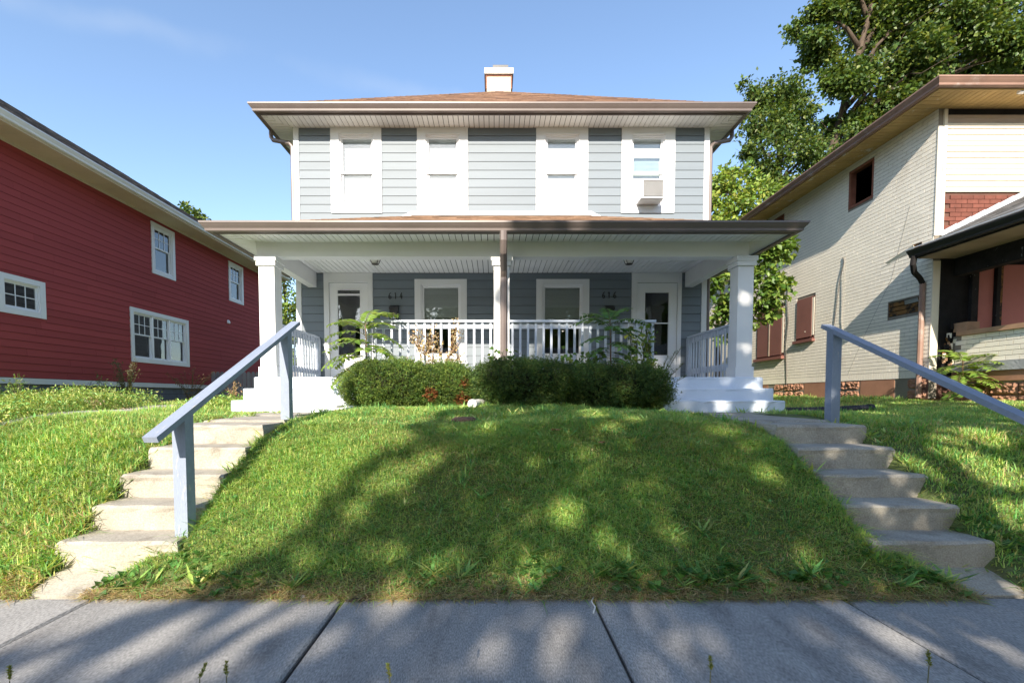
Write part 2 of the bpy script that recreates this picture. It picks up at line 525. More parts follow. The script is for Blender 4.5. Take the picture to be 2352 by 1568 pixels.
def window(root, T, o, s, meet=None, blind=None, grid=None, casing='white_trim', glass='glass_clear', lift=0.0, cas_n=0.04, cols=1, half_blind=None, sill=False):
    """o = outer casing (u0,u1,w0,w1), s = opening of the sash; meet = height of the meeting rail"""
    u0, u1, w0, w1 = o; a0, a1, b0, b1 = s
    mb = MB()
    T.box(mb, u0, a0, 0, cas_n, w0, w1); T.box(mb, a1, u1, 0, cas_n, w0, w1)
    T.box(mb, a0, a1, 0, cas_n - 0.003, b1, w1); T.box(mb, a0, a1, 0, cas_n - 0.003, w0, b0)
    win = mb.build('window', casing, root)
    f = MB()                                            # frame lining the opening
    t = 0.025
    T.box(f, a0, a0 + t, -0.11, 0.012, b0, b1); T.box(f, a1 - t, a1, -0.11, 0.012, b0, b1)
    T.box(f, a0 + t, a1 - t, -0.11, 0.010, b1 - t, b1); T.box(f, a0 + t, a1 - t, -0.11, 0.014, b0, b0 + t)
    f.build('frame', 'vinyl_white', win)
    ia0, ia1, ib0, ib1 = a0 + t, a1 - t, b0 + t, b1 - t
    cw = (ia1 - ia0) / cols
    for c in range(cols):
        c0, c1 = ia0 + c * cw, ia0 + (c + 1) * cw
        if cols > 1:
            if c: c0 += 0.03
            if c < cols - 1: c1 -= 0.03
            if c:
                m_ = MB(); T.box(m_, c0 - 0.06, c0, -0.10, 0.012, ib0, ib1); m_.build('mullion', 'vinyl_white', win)
        def sash(nm, z0, z1, n0, r=0.035):
            q = MB()
            T.box(q, c0, c0 + r, n0 - 0.03, n0, z0, z1); T.box(q, c1 - r, c1, n0 - 0.03, n0, z0, z1)
            T.box(q, c0 + r, c1 - r, n0 - 0.03, n0 - 0.001, z1 - r, z1); T.box(q, c0 + r, c1 - r, n0 - 0.03, n0 + 0.002, z0, z0 + r)
            q.build(nm, 'vinyl_white', win)
            g = MB(); T.box(g, c0 + r, c1 - r, n0 - 0.018, n0 - 0.013, z0 + r, z1 - r); g.build('pane', glass, win)
            return c0 + r, c1 - r, z0 + r, z1 - r
        def muntins(rc, n0, nx, nz):
            x0, x1, z0, z1 = rc
            for i in range(1, nx):
                u = x0 + (x1 - x0) * i / nx
                q = MB(); T.box(q, u - 0.009, u + 0.009, n0 - 0.011, n0 - 0.003, z0, z1); q.build('muntin', 'vinyl_white', win)
            for i in range(1, nz):
                z = z0 + (z1 - z0) * i / nz
                q = MB(); T.box(q, x0, x1, n0 - 0.012, n0 - 0.004, z - 0.009, z + 0.009); q.build('muntin', 'vinyl_white', win)
        if meet:
            rc = sash('upper_sash', meet - 0.015, ib1, -0.02)
            if grid: muntins(rc, -0.02, *grid)
            sash('lower_sash', ib0 + lift, meet + 0.02 + lift, -0.055)
        else:
            rc = sash('sash', ib0, ib1, -0.02)
            if grid: muntins(rc, -0.02, *grid)
        if blind:
            q = MB()
            zb = half_blind if half_blind else ib0 + 0.01
            z = ib1 - 0.03
            sp = 0.026
            while z > zb:
                q.prism([T.pt(c0 + 0.012, -0.112, z), T.pt(c0 + 0.012, -0.118, z + 0.0235), T.pt(c0 + 0.012, -0.1165, z + 0.0235), T.pt(c0 + 0.012, -0.1105, z)],
                        Vector(T.pt(c1 - 0.012, 0, z)) - Vector(T.pt(c0 + 0.012, 0, z)))
                z -= sp
            T.box(q, c0 + 0.01, c1 - 0.01, -0.13, -0.10, ib1 - 0.03, ib1 - 0.002)
            T.box(q, c0 + 0.012, c1 - 0.012, -0.124, -0.108, zb - 0.016, zb - 0.002)
            q.build('blind', blind, win)
    if sill:
        q = MB(); T.box(q, u0 - 0.02, u1 + 0.02, 0, cas_n + 0.03, w0 - 0.035, w0); q.build('sill', casing, win)
    return win

GUT = [(0, 0), (0, -0.125), (0.055, -0.125), (0.07, -0.115), (0.075, -0.085), (0.10, -0.055), (0.118, -0.03), (0.125, -0.024), (0.125, 0), (0.115, 0), (0.11, -0.015), (0.01, -0.015)]
def gutter_loop(x0, x1, yf, yb, zt, k=1.0, left=True, right=True):
    """K-profile gutter along left eave, front eave and right eave, mitred"""
    mb = MB()
    n = len(GUT)
    path = []
    if left: path.append(lambda o: (x0 - o, yb))
    path.append(lambda o: (x0 - o, yf - o)); path.append(lambda o: (x1 + o, yf - o))
    if right: path.append(lambda o: (x1 + o, yb))
    for pf in path:
        for o, z in GUT:
            x, y = pf(o * k)
            mb.v.append((x, y, zt + z * k))
    for i in range(len(path) - 1):
        for a in range(n):
            b = (a + 1) % n
            mb.f.append((i * n + a, i * n + b, (i + 1) * n + b, (i + 1) * n + a))
    mb.f.append(tuple(range(n))); mb.f.append(tuple((len(path) - 1) * n + i for i in reversed(range(n))))
    return mb

def soffit(parent, name, mat, x0, x1, yf, yb, wx0, wx1, wy, z, sp, left_to=None, right_to=None, th=0.012, gap=0.011):
    """planks under a three-sided eave: outer rectangle x0..x1, front yf; wall corners wx0, wx1, front wall wy; sides run back to left_to/right_to"""
    n = max(1, round((x1 - x0) / sp)); w = (x1 - x0) / n
    for i in range(n):
        a, b = x0 + i * w + gap / 2, x0 + (i + 1) * w - gap / 2
        def ycut(x):
            if x < wx0: return yf + (wy - yf) * (x - x0) / max(wx0 - x0, 1e-6)
            if x > wx1: return yf + (wy - yf) * (x1 - x) / max(x1 - wx1, 1e-6)
            return wy
        ya, yb_ = ycut(a), ycut(b)
        MB().prism([(a, yf, z), (b, yf, z), (b, max(yb_, yf + 0.002), z), (a, max(ya, yf + 0.002), z)], (0, 0, th)).build(name, mat, parent)
    for side, lim in ((-1, left_to), (1, right_to)):
        if lim is None: continue
        xo, xw = (x0, wx0) if side < 0 else (x1, wx1)
        m = max(1, round((lim - yf) / sp)); h = (lim - yf) / m
        for i in range(m):
            a, b = yf + i * h + gap / 2, yf + (i + 1) * h - gap / 2
            def xcut(y):
                if y < wy: return xo + (xw - xo) * (y - yf) / (wy - yf)
                return xw
            q = [(xo, a, z + 0.0005), (xcut(a), a, z + 0.0005), (xcut(b), b, z + 0.0005), (xo, b, z + 0.0005)]
            if side > 0: q = q[::-1]
            MB().prism(q, (0, 0, th)).build(name, mat, parent)

def shingle_face(e0, e1, t1, t0, cols, course=0.14, tab=0.30, seed=1):
    """tabs of shingle laid in courses over the quad e0-e1 (eave) t1-t0 (top)"""
    r = np.random.default_rng(seed)
    e0, e1, t1, t0 = [np.array(p, float) for p in (e0, e1, t1, t0)]
    up = (t0 + t1) / 2 - (e0 + e1) / 2
    nrow = max(1, int(np.linalg.norm(up) / course))
    nrm = np.cross(e1 - e0, up); nrm /= np.linalg.norm(nrm)
    if nrm[2] < 0: nrm = -nrm
    V, Fq, C = [], [], []
    for i in range(nrow):
        f0, f1 = i / nrow, (i + 1.25) / nrow
        a0, b0 = e0 + (t0 - e0) * f0, e1 + (t1 - e1) * f0
        f1 = min(f1, 1.0)
        a1, b1 = e0 + (t0 - e0) * f1, e1 + (t1 - e1) * f1
        L = np.linalg.norm(b0 - a0)
        k = max(1, int(L / tab)); off = r.random() * tab
        cuts = [0.0] + [min(1, max(0, (j * tab + off + r.uniform(-0.04, 0.04)) / max(L, 1e-6))) for j in range(k)] + [1.0]
        for c0, c1 in zip(cuts, cuts[1:]):
            if c1 - c0 < 1e-4: continue
            lift = 0.008 + r.random() * 0.006
            n = len(V)
            p0, p1 = a0 + (b0 - a0) * c0, a0 + (b0 - a0) * c1
            q0, q1 = a1 + (b1 - a1) * c0, a1 + (b1 - a1) * c1
            V += [p0 + nrm * lift, p1 + nrm * lift, q1 + nrm * 0.003, q0 + nrm * 0.003, p0, p1]
            Fq += [(n, n + 1, n + 2, n + 3), (n + 4, n + 5, n + 1, n)]
            c = np.array(cols[r.integers(len(cols))]) * r.uniform(0.75, 1.25)
            C += [c, c]
    return np.array(V), np.array(Fq), np.array(C)
def shingles(parent, faces, cols, name='shingle_courses', **kw):
    Vs, Fs, Cs, n = [], [], [], 0
    for i, q in enumerate(faces):
        V, Fq, C = shingle_face(*q, cols, seed=11 + i, **kw)
        Vs.append(V); Fs.append(Fq + n); Cs.append(C); n += len(V)
    o = put(name, nmesh(name, np.vstack(Vs), np.vstack(Fs), np.vstack(Cs)), 'shingle', parent)
    o['kind'] = 'stuff'
    return o

# ================================================================== terrain
def smooth(a, b, x):
    t = np.clip((x - a) / (b - a), 0, 1)
    return t * t * (3 - 2 * t)
_YC = [-500, -9.6, -9.4, -9.3, -8.1, -7.95, -1.05, -0.9, 0.9, 2.70, 2.9, 3.05, 3.3, 3.6, 4.0, 4.5, 5.3, 6.5, 9, 14, 500]
_ZC = [-0.02, -0.02, -0.02, -0.02, -0.02, -0.2, -0.2, -0.06, -0.03, -0.03, 0.10, 0.20, 0.385, 0.585, 0.80, 0.955, 1.045, 1.105, 1.11, 1.1, 1.1]
_YS = [-500, -9.6, -9.4, -9.3, -8.1, -7.95, -1.05, -0.9, 0.9, 2.70, 2.9, 3.05, 3.3, 3.6, 4.0, 4.5, 5.3, 6.5, 9, 14, 500]
_ZS = [-0.02, -0.02, -0.02, -0.02, -0.02, -0.2, -0.2, -0.06, -0.03, -0.03, 0.09, 0.22, 0.42, 0.63, 0.86, 0.96, 0.985, 1.0, 1.05, 1.1, 1.1]
STEP_Y = [4.10, 3.80, 3.52, 3.26, 3.00]
STEP_Z = [0.98, 0.81, 0.63, 0.45, 0.27]
STAIRS = [(-2.92, -2.10), (2.54, 3.36)]
def stair_span(i, Y):
    """clear width of a flight: turf has crept over the inner corner towards the foot"""
    a, b = STAIRS[i]
    k = 0.42 * (1 - smooth(2.74, 3.22, np.asarray(Y, float)))
    return (a + 0 * k, b - k) if i == 0 else (a + k, b + 0 * k)
def H(X, Y, under=True):
    X = np.asarray(X, float); Y = np.asarray(Y, float)
    wc = 1 - smooth(1.7, 2.45, np.abs(X - 0.2))
    z = wc * np.interp(Y, _YC, _ZC) + (1 - wc) * np.interp(Y, _YS, _ZS)
    lot = 1 - smooth(-5.6, -4.6, X)                     # lower drive of the red house
    zl = np.interp(Y, [-500, -9.6, -9.4, -9.3, -8.1, -7.95, -1.05, -0.9, 0.9, 2.7, 4.0, 5.5, 8.0, 10, 500], [-0.02, -0.02, -0.02, -0.02, -0.02, -0.2, -0.2, -0.06, -0.03, -0.03, 0.28, 0.62, 0.95, 1.0, 1.1])
    z = z * (1 - lot) + zl * lot
    z = z + 0.10 * smooth(5.5, 8.0, X) * smooth(4.0, 8.0, Y)
    yard = smooth(3.0, 3.6, Y)
    z = z + yard * 0.018 * (np.sin(X * 2.3 + Y * 1.1) + np.sin(X * 1.1 - Y * 2.9 + 1))
    if under:
        for i_, (a, b) in enumerate(STAIRS):
            a, b = stair_span(i_, Y)
            m = smooth(a - 0.0, a + 0.07, X) * (1 - smooth(b - 0.07, b + 0.0, X)) * smooth(2.6, 2.75, Y) * (1 - smooth(6.3, 6.7, Y))
            zs = np.interp(Y, [2.7, 2.9, 3.0, 3.26, 3.52, 3.8, 4.1, 4.4, 7], [-0.06, -0.03, 0.05, 0.16, 0.34, 0.52, 0.70, 0.88, 0.90])
            z = z * (1 - m) + np.minimum(z, zs) * m
    return z
def hz(x, y): return float(H(x, y))
def ground_hit(px, py):
    """where the line of sight through a pixel meets the ground"""
    d = ray(px, py); o = Vector((0, 0, EYE))
    t = 1.0
    while t < 40:
        p = o + d * t
        if p.z < hz(p.x, p.y): return p
        t += 0.02
    return o + d * 40

def axis(lo, hi, st, far):
    a = list(np.arange(lo, hi + 1e-6, st))
    g, x, y = st, lo, hi
    L, U = [], []
    while x > -far:
        g *= 1.5; x -= g; L.append(x)
    g = st
    while y < far:
        g *= 1.5; y += g; U.append(y)
    return np.array(L[::-1] + a + U)
gx, gy = axis(-12, 13, 0.12, 900), axis(-10, 16, 0.12, 900)
GX, GY = np.meshgrid(gx, gy, indexing='ij')
GZ = H(GX, GY)
nx, ny = GX.shape
idx = np.arange(nx * ny).reshape(nx, ny)
Fq = np.stack([idx[:-1, :-1].ravel(), idx[1:, :-1].ravel(), idx[1:, 1:].ravel(), idx[:-1, 1:].ravel()], 1)
ground = put('ground', nmesh('ground', np.stack([GX.ravel(), GY.ravel(), GZ.ravel()], 1), Fq, smooth=True), 'soil')
ground['kind'] = 'structure'

mb = MB(); mb.box(-60, 60, -7.9, -1.12, -0.24, -0.185)
road = mb.build('road', 'asphalt'); road['kind'] = 'structure'
mb = MB(); mb.cbox(-60, 60, -1.11, -0.95, -0.3, -0.03, 0.02); kb = mb.build('kerb', 'concrete_step'); kb['kind'] = 'structure'
mb = MB(); mb.cbox(-60, 60, -8.07, -7.92, -0.3, -0.0, 0.02); kb = mb.build('kerb', 'concrete_step'); kb['kind'] = 'structure'

# sidewalk: slabs with open joints over a dark bed
mb = MB(); mb.box(-31, 31, 1.255, 2.755, -0.14, -0.028)
sw = mb.build('sidewalk', 'joint_fill'); sw['kind'] = 'structure'
j0, dj = -2.46, 1.535
for k in range(-9, 13):
    x0, x1 = j0 + k * dj, j0 + (k + 1) * dj
    g = 0.007 + random.random() * 0.006
    mb = MB(); mb.cbox(x0 + g, x1 - g, 1.25, 2.76 + random.uniform(-0.01, 0.01), -0.10, random.uniform(-0.003, 0.003), 0.012)
    mb.build('slab', 'concrete_walk', sw)

# concrete driveway strip of the red house
ys = np.arange(2.78, 12.01, 0.3)
V, Fd = [], []
for i, y in enumerate(ys):
    for x in (-7.6, -6.7, -5.55):
        V.append((x, y, float(H(x, y)) + 0.03))
n = len(ys)
Fd = [(i * 3 + a, i * 3 + a + 1, i * 3 + a + 4, i * 3 + a + 3) for i in range(n - 1) for a in (0, 1)]
me = bpy.data.meshes.new('driveway'); me.from_pydata(V, [], Fd)
dw = put('driveway', me, 'driveway'); dw['kind'] = 'structure'

# ================================================================== concrete stairs up the bank
def rough_slab(x0, x1, y0, y1, z0, z1, seed, c=0.018):
    """weathered concrete block: subdivided, chipped edges"""
    r = random.Random(seed)
    mb = MB()
    nx_, ny_ = max(2, int((x1 - x0) / 0.09)), 4
    def row(y, z, inset, jit):
        out = []
        for i in range(nx_ + 1):
            f = i / nx_
            x = x0 + inset + (x1 - x0 - 2 * inset) * f
            out.append((x, y + r.uniform(-jit, jit), z + r.uniform(-jit, jit) * 0.6))
        return out
    rows = [row(y0, z0, 0, 0.001), row(y0 + 0.004, z1 - c - 0.03, 0, 0.003), row(y0, z1 - c, 0.002, 0.008), row(y0 + c, z1, c * 0.8, 0.007)]
    for k in range(1, ny_ + 1):
        rows.append(row(y0 + c + (y1 - y0 - c) * k / ny_, z1 + 0.001 * k, c * 0.8, 0.002))
    rows.append(row(y1, z0, 0, 0))
    m = nx_ + 1
    for rw in rows: mb.v += rw
    for k in range(len(rows) - 1):
        for i in range(nx_):
            mb.f.append((k * m + i, k * m + i + 1, (k + 1) * m + i + 1, (k + 1) * m + i))
    mb.f.append(tuple(k * m for k in reversed(range(len(rows))))); mb.f.append(tuple(k * m + nx_ for k in range(len(rows))))
    for i in range(nx_): mb.f.append(((len(rows) - 1) * m + i, (len(rows) - 1) * m + i + 1, i + 1, i))
    return mb
STAIR_LABEL = ['sunlit concrete steps on the left leading up to number 614', 'shaded concrete steps on the right leading up to number 616']
for si, (a, b) in enumerate(STAIRS):
    st = thing('concrete_steps', STAIR_LABEL[si], 'steps', ((a + b) / 2, 3.5, 0.3), 'concrete steps in the front bank')
    for k in range(5):
        y1 = STEP_Y[k - 1] + 0.06 if k else STEP_Y[0] + 0.42
        dx = random.uniform(-0.02, 0.02)
        rough_slab(a + dx, b + dx, STEP_Y[k], y1, STEP_Z[k] - 0.30, STEP_Z[k], 40 + 7 * si + k).build('step', 'concrete_step', st)
    # sloping pad at the foot
    mb = MB()
    mb.prism([(a + 0.02, 2.775, -0.08), (a + 0.02, 2.775, 0.008), (a + 0.02, 3.05, 0.115), (a + 0.02, 3.05, -0.08)], (b - a - 0.04, 0, 0))
    mb.build('pad', 'concrete_step', st)
    # walk on the terrace behind
    wk = thing('walkway', ['broken concrete walkway between left steps and white porch steps', 'concrete walkway between right steps and white porch steps'][si], 'walkway', ((a + b) / 2, 5.5, 0.95), 'terrace walkways')
    xs = (a - 0.42, b - 0.1) if si == 0 else (a + 0.1, b + 0.5)
    for k in range(2):
        ya, yb_ = 4.55 + 0.98 * k, 4.55 + 0.98 * (k + 1) - 0.04
        f = k * 0.5
        sx = (-0.35 if si == 0 else 0.35) * k
        rough_slab(a + sx * 0.9, b + sx, ya, yb_, 0.8, 1.002 + 0.008 * k, 90 + k + 5 * si).build('slab', 'concrete_step', wk)

# ================================================================== the grey-blue duplex
XC = 0.15
YF = 9.45                       # upper front wall
WX0, WX1 = -4.06, 4.36
Z_SOF, Z_FL = 6.66, 1.545
house = thing('duplex_house', 'two-storey blue-grey duplex with white trim, porch and brown gutters', 'house', (XC, 11, 1.1))
TF = Wall('Y-', YF)
UP_O = [(-3.31, -2.28), (-1.56, -0.53), (0.85, 1.90), (2.58, 3.66)]
UP_S = [(-3.14, -2.44), (-1.39, -0.71), (1.03, 1.715), (2.775, 3.455)]
Z_UO0, Z_UO1, Z_US0, Z_US1, Z_UM = 4.965, Z_SOF, 5.10, 6.515, 5.785
DOORS_O = [(-3.49, -2.49), (2.82, 3.84)]
DOORS_S = [(-3.39, -2.59), (2.935, 3.765)]
WIN_O = [(-1.63, -0.56), (0.865, 1.95)]
WIN_S = [(-1.50, -0.68), (0.99, 1.82)]
Z_WO0, Z_WO1, Z_WS0, Z_WS1 = 1.95, 3.635, 2.07, 3.53
Z_CEIL = 3.765
holes = [(s[0], s[1], Z_US0, Z_US1) for s in UP_S] + [(s[0], s[1], Z_WS0, Z_WS1) for s in WIN_S] + [(s[0], s[1], Z_FL, 3.57) for s in DOORS_S]
wall_sheet(TF, WX0 + 0.13, WX1 - 0.13, 1.2, Z_SOF, holes).build('wall', 'sheathing', house)
YB = 22.0
TL, TR = Wall('X-', WX0), Wall('X+', WX1)
wall_sheet(TL, YF, YB, 1.2, Z_SOF, []).build('wall', 'sheathing', house)
wall_sheet(TR, YF, YB, 1.2, Z_SOF, []).build('wall', 'sheathing', house)
mb = MB(); mb.box(WX0, WX1, YB, YB + 0.1, 1.2, Z_SOF); mb.build('wall', 'blue_siding', house)
mb = MB(); mb.box(WX0 + 0.02, WX1 - 0.02, YF + 0.02, YB, 0.9, 1.22); mb.build('foundation', 'grey_block', house)
mb = MB(); mb.box(WX0 + 0.13, WX1 - 0.13, YF + 0.12, YB, Z_FL - 0.2, Z_FL - 0.02); mb.build('floor', 'room_dark', house)
mb = MB(); mb.box(WX0 + 0.13, WX1 - 0.13, YF + 0.12, YB, 4.1, 4.25); mb.build('floor', 'room_dark', house)
mb = MB(); mb.box(WX0 + 0.13, WX1 - 0.13, YF + 4.0, YF + 4.1, Z_FL, 6.6); mb.build('inner_wall', 'room_dark', house)
CB = 0.105
oh = [(o[0], o[1], Z_UO0, Z_UO1 + 0.2) for o in UP_O] + [(o[0], o[1], Z_WO0, Z_WO1) for o in WIN_O] + [(o[0], o[1], Z_FL - 0.3, 4.0) for o in DOORS_O]
# porch roof meets the wall along this outline (front slope cut by two hips)
PG0, PG1, PYF = -4.205, 4.50, 6.92                   # eave line of porch roof (gutter hangs outside it)
SLOPE_P = (4.90 - 3.80) / (YF - PYF)
Z_PE = 3.80
def porch_roof_z(x):
    d = min(x - PG0, PG1 - x, YF - PYF)
    return Z_PE + SLOPE_P * max(d, 0)
EXP = 0.1706
lap_siding(TF, house, WX0 + CB, WX1 - CB, Z_FL + 0.02, Z_CEIL - 0.01, EXP, oh, 'blue_siding')
zz = Z_UO0 - 6 * EXP
while zz < Z_SOF - 0.02:
    pk = max(porch_roof_z(WX0 + 0.3), zz)
    if zz + EXP > porch_roof_z(WX0) + 0.02:
        lap_siding(TF, house, WX0 + CB, WX1 - CB, max(zz, Z_PE), min(zz + EXP, Z_SOF), EXP + 0.001, oh, 'blue_siding')
    zz += EXP
for x0, x1 in ((WX0, WX0 + CB), (WX1 - CB, WX1)):
    mb = MB(); mb.box(x0, x1, YF - 0.032, YF + 0.10, 1.3, Z_SOF); mb.build('corner_board', 'white_trim', house)
z = 1.3
while z < Z_SOF - 0.02:
    for T_ in (TL, TR):
        lap_siding(T_, house, YF + 0.102, YB, z, min(z + 0.1706, Z_SOF), 0.18, [], 'blue_siding')
    z += 0.1706
mb = MB(); mb.box(WX0 + CB, WX1 - CB, YF - 0.012, YF, 3.9, 4.1)

# upper windows
for i in range(4):
    w = window(house, TF, (*UP_O[i], Z_UO0, Z_UO1), (*UP_S[i], Z_US0, Z_US1), meet=Z_UM, blind='blind_white', lift=0.33 if i == 3 else 0.0)
    st_ = MB(); TF.box(st_, UP_S[i][0] - 0.015, UP_S[i][1] + 0.015, 0.038, 0.052, Z_US1 + 0.005, Z_US1 + 0.02)
    TF.box(st_, UP_S[i][0] - 0.015, UP_S[i][0], 0.038, 0.048, Z_US0, Z_US1 + 0.005); TF.box(st_, UP_S[i][1], UP_S[i][1] + 0.015, 0.038, 0.048, Z_US0, Z_US1 + 0.005)
    st_.build('stop_moulding', 'white_trim', w)
    if i == 3:
        q = MB(); TF.box(q, UP_S[i][0] + 0.03, UP_S[i][1] - 0.03, -0.07, -0.05, Z_US0 + 0.025, Z_US0 + 0.355); q.build('filler_panel', 'vinyl_white', w)
# lower windows
for i in range(2):
    window(house, TF, (*WIN_O[i], Z_WO0, Z_WO1), (*WIN_S[i], Z_WS0, Z_WS1), meet=2.80, blind='blind_grey', half_blind=2.86 if i == 0 else 2.83, glass='glass_clear', sill=True)
# doors
for i in range(2):
    o, s = DOORS_O[i], DOORS_S[i]
    mb = MB()
    TF.box(mb, o[0], s[0], 0, 0.04, Z_FL, Z_CEIL - 0.004); TF.box(mb, s[1], o[1], 0, 0.04, Z_FL, Z_CEIL - 0.004); TF.box(mb, s[0], s[1], 0, 0.037, 3.57, Z_CEIL - 0.004)
    mb.build('door_casing', 'white_trim', house)
    g0, g1 = s[0] + 0.17, s[1] - 0.17
    zb, zt = 2.09, 3.42 if i == 0 else 3.37
    zm = 2.745
    d = MB()
    TF.box(d, s[0] + 0.004, g0, -0.04, 0.0, Z_FL + 0.01, 3.565); TF.box(d, g1, s[1] - 0.004, -0.04, 0.0, Z_FL + 0.01, 3.565)
    TF.box(d, g0, g1, -0.04, -0.001, Z_FL + 0.01, zb); TF.box(d, g0, g1, -0.04, -0.001, zt, 3.565)
    door = d.build('storm_door', 'vinyl_white', house)
    q = MB()
    TF.box(q, g0 - 0.02, g0, -0.001, 0.008, zb - 0.02, zt + 0.02); TF.box(q, g1, g1 + 0.02, -0.001, 0.008, zb - 0.02, zt + 0.02)
    TF.box(q, g0, g1, -0.002, 0.007, zt, zt + 0.02); TF.box(q, g0, g1, -0.002, 0.007, zb - 0.02, zb)
    TF.box(q, g0, g1, -0.02, 0.003, zm - 0.012, zm + 0.012)
    if i == 0: TF.box(q, g0, g1, -0.02, 0.004, 3.31, 3.345)
    q.build('glazing_bead', 'vinyl_white', door)
    q = MB(); TF.box(q, g0, g1, -0.026, -0.021, zm, zt); q.build('pane', 'glass_clear', door)
    q = MB(); TF.box(q, g0, g1, -0.033, -0.028, zb, zm + 0.01); q.build('pane', 'glass_clear', door)
    hx = s[0] + 0.09 if i == 1 else s[1] - 0.09
    q = MB(); q.tube([TF.pt(hx, 0.0, 2.50), TF.pt(hx, 0.05, 2.52), TF.pt(hx, 0.05, 2.66), TF.pt(hx, 0.0, 2.68)], 0.009); q.build('handle', 'black_metal', door)
# hanging mini blind and a picture of a dim hall behind the right door
q = MB()
for k in range(26): TF.box(q, 3.33, 3.56, -1.30, -1.298, 2.72 + k * 0.02, 2.733 + k * 0.02)
q.build('hall_blind', 'blind_white', house)

# ---- upper eave
E0, E1, EF = WX0 - 0.45, WX1 + 0.45, YF - 0.45
mb = MB()
mb.box(E0 - 0.02, E1 + 0.02, EF - 0.022, EF, Z_SOF - 0.02, 6.80); mb.box(E0 - 0.022, E0, EF, YB + 0.5, Z_SOF - 0.02, 6.80); mb.box(E1, E1 + 0.022, EF, YB + 0.5, Z_SOF - 0.02, 6.80)
mb.build('fascia', 'brown_metal', house)
soffit(house, 'soffit_plank', 'soffit_white', E0, E1, EF, YB, WX0, WX1, YF, Z_SOF, 0.10, left_to=YB, right_to=YB)
mb = MB(); mb.box(E0, E1, EF, YB + 0.45, Z_SOF + 0.02, Z_SOF + 0.05); mb.build('soffit_backing', 'sheathing', house)
gutter_loop(E0 - 0.022, E1 + 0.022, EF - 0.023, YB + 0.5, 6.80, 1.1).build('gutter', 'brown_metal', house)
# ---- hip roof
RS = 0.70
ex0, ex1, eyf, eyb, ez = E0 - 0.05, E1 + 0.05, EF - 0.06, YB + 0.55, 6.815
half = (ex1 - ex0) / 2
xm = (ex0 + ex1) / 2
ap0, ap1 = (xm, eyf + half, ez + RS * half), (xm, eyb - half, ez + RS * half)
mb = MB()
mb.v = [(ex0, eyf, ez), (ex1, eyf, ez), (ex1, eyb, ez), (ex0, eyb, ez), ap0, ap1]
mb.f = [(0, 1, 4), (1, 2, 5, 4), (2, 3, 5), (3, 0, 4, 5), (3, 2, 1, 0)]
roof = mb.build('roof', 'sheathing', house)
BROWN = [(0.16, 0.095, 0.062), (0.14, 0.078, 0.052), (0.20, 0.12, 0.08), (0.12, 0.07, 0.05)]
shingles(roof, [((ex0, eyf, ez), (ex1, eyf, ez), ap0, ap0), ((ex1, eyf, ez), (ex1, eyb, ez), ap1, ap0), ((ex0, eyb, ez), (ex0, eyf, ez), ap0, ap1)], BROWN, course=0.145)
# chimney
cz = 10.10
ch = MB(); ch.box(-0.22, 0.50, 13.92, 14.64, 9.5, 10.72); chimney = ch.build('chimney', 'chimney_stucco', roof)
q = MB(); q.box(-0.245, -0.222, 13.90, 14.66, 10.36, 10.76); q.box(0.502, 0.525, 13.90, 14.66, 10.36, 10.76); q.box(-0.222, 0.502, 13.905, 13.918, 10.725, 10.76); q.build('brick_edge', 'chimney_brick', chimney)
q = MB(); q.cbox(-0.29, 0.57, 13.85, 14.71, 10.765, 10.94, 0.02); q.build('cap', 'concrete_cap', chimney)
q = MB(); q.cbox(-0.04, 0.42, 14.0, 14.5, 10.945, 11.12, 0.01); q.build('flue_cover', 'black_metal', chimney)

# ---- downspouts on the corners
for sgn, cx in ((-1, WX0 - 0.045), (1, WX1 + 0.045)):
    ox = E0 - 0.06 if sgn < 0 else E1 + 0.06
    mb = MB()
    mb.tube([(ox, EF + 0.55, 6.66), (ox, EF + 0.55, 6.55), (ox - sgn * 0.05, EF + 0.53, 6.47), (cx + sgn * 0.06, YF + 0.03, 6.38), (cx, YF + 0.03, 6.30), (cx, YF + 0.03, 4.30 if sgn < 0 else 1.2)], 0.042, 8)
    mb.build('downspout', 'brown_metal', house)

# ================================================================== porch
PB0, PB1, PY = -3.83, 4.10, 7.35                  # beam ends, column front
mb = MB(); mb.box(PB0 + 0.03, PB1 - 0.03, PY + 0.03, PY + 0.20, 3.47, 3.78); mb.box(PB0 + 0.03, PB0 + 0.19, PY + 0.20, YF - 0.02, 3.47, 3.78); mb.box(PB1 - 0.19, PB1 - 0.03, PY + 0.20, YF - 0.02, 3.47, 3.78)
mb.build('porch_beam', 'white_trim', house)
mb = MB(); mb.box(PB0 + 0.035, PB1 - 0.035, PY + 0.205, YF, 3.70, 3.72); mb.box(PB0, PB1, PY + 0.02, PY + 0.2, 3.705, 3.80); mb = MB()
# ceiling planks run front to back
n = round((PB1 - PB0 - 0.4) / 0.10); w_ = (PB1 - PB0 - 0.4) / n
for i in range(n):
    a = PB0 + 0.2 + i * w_
    q = MB(); q.box(a + 0.0055, a + w_ - 0.0055, PY + 0.21, YF - 0.012, Z_CEIL, Z_CEIL + 0.012); q.build('ceiling_plank', 'soffit_white', house)
mb = MB(); mb.box(PB0, PB1, PY + 0.04, YF - 0.01, Z_CEIL + 0.018, Z_CEIL + 0.035); mb.build('ceiling_backing', 'sheathing', house)
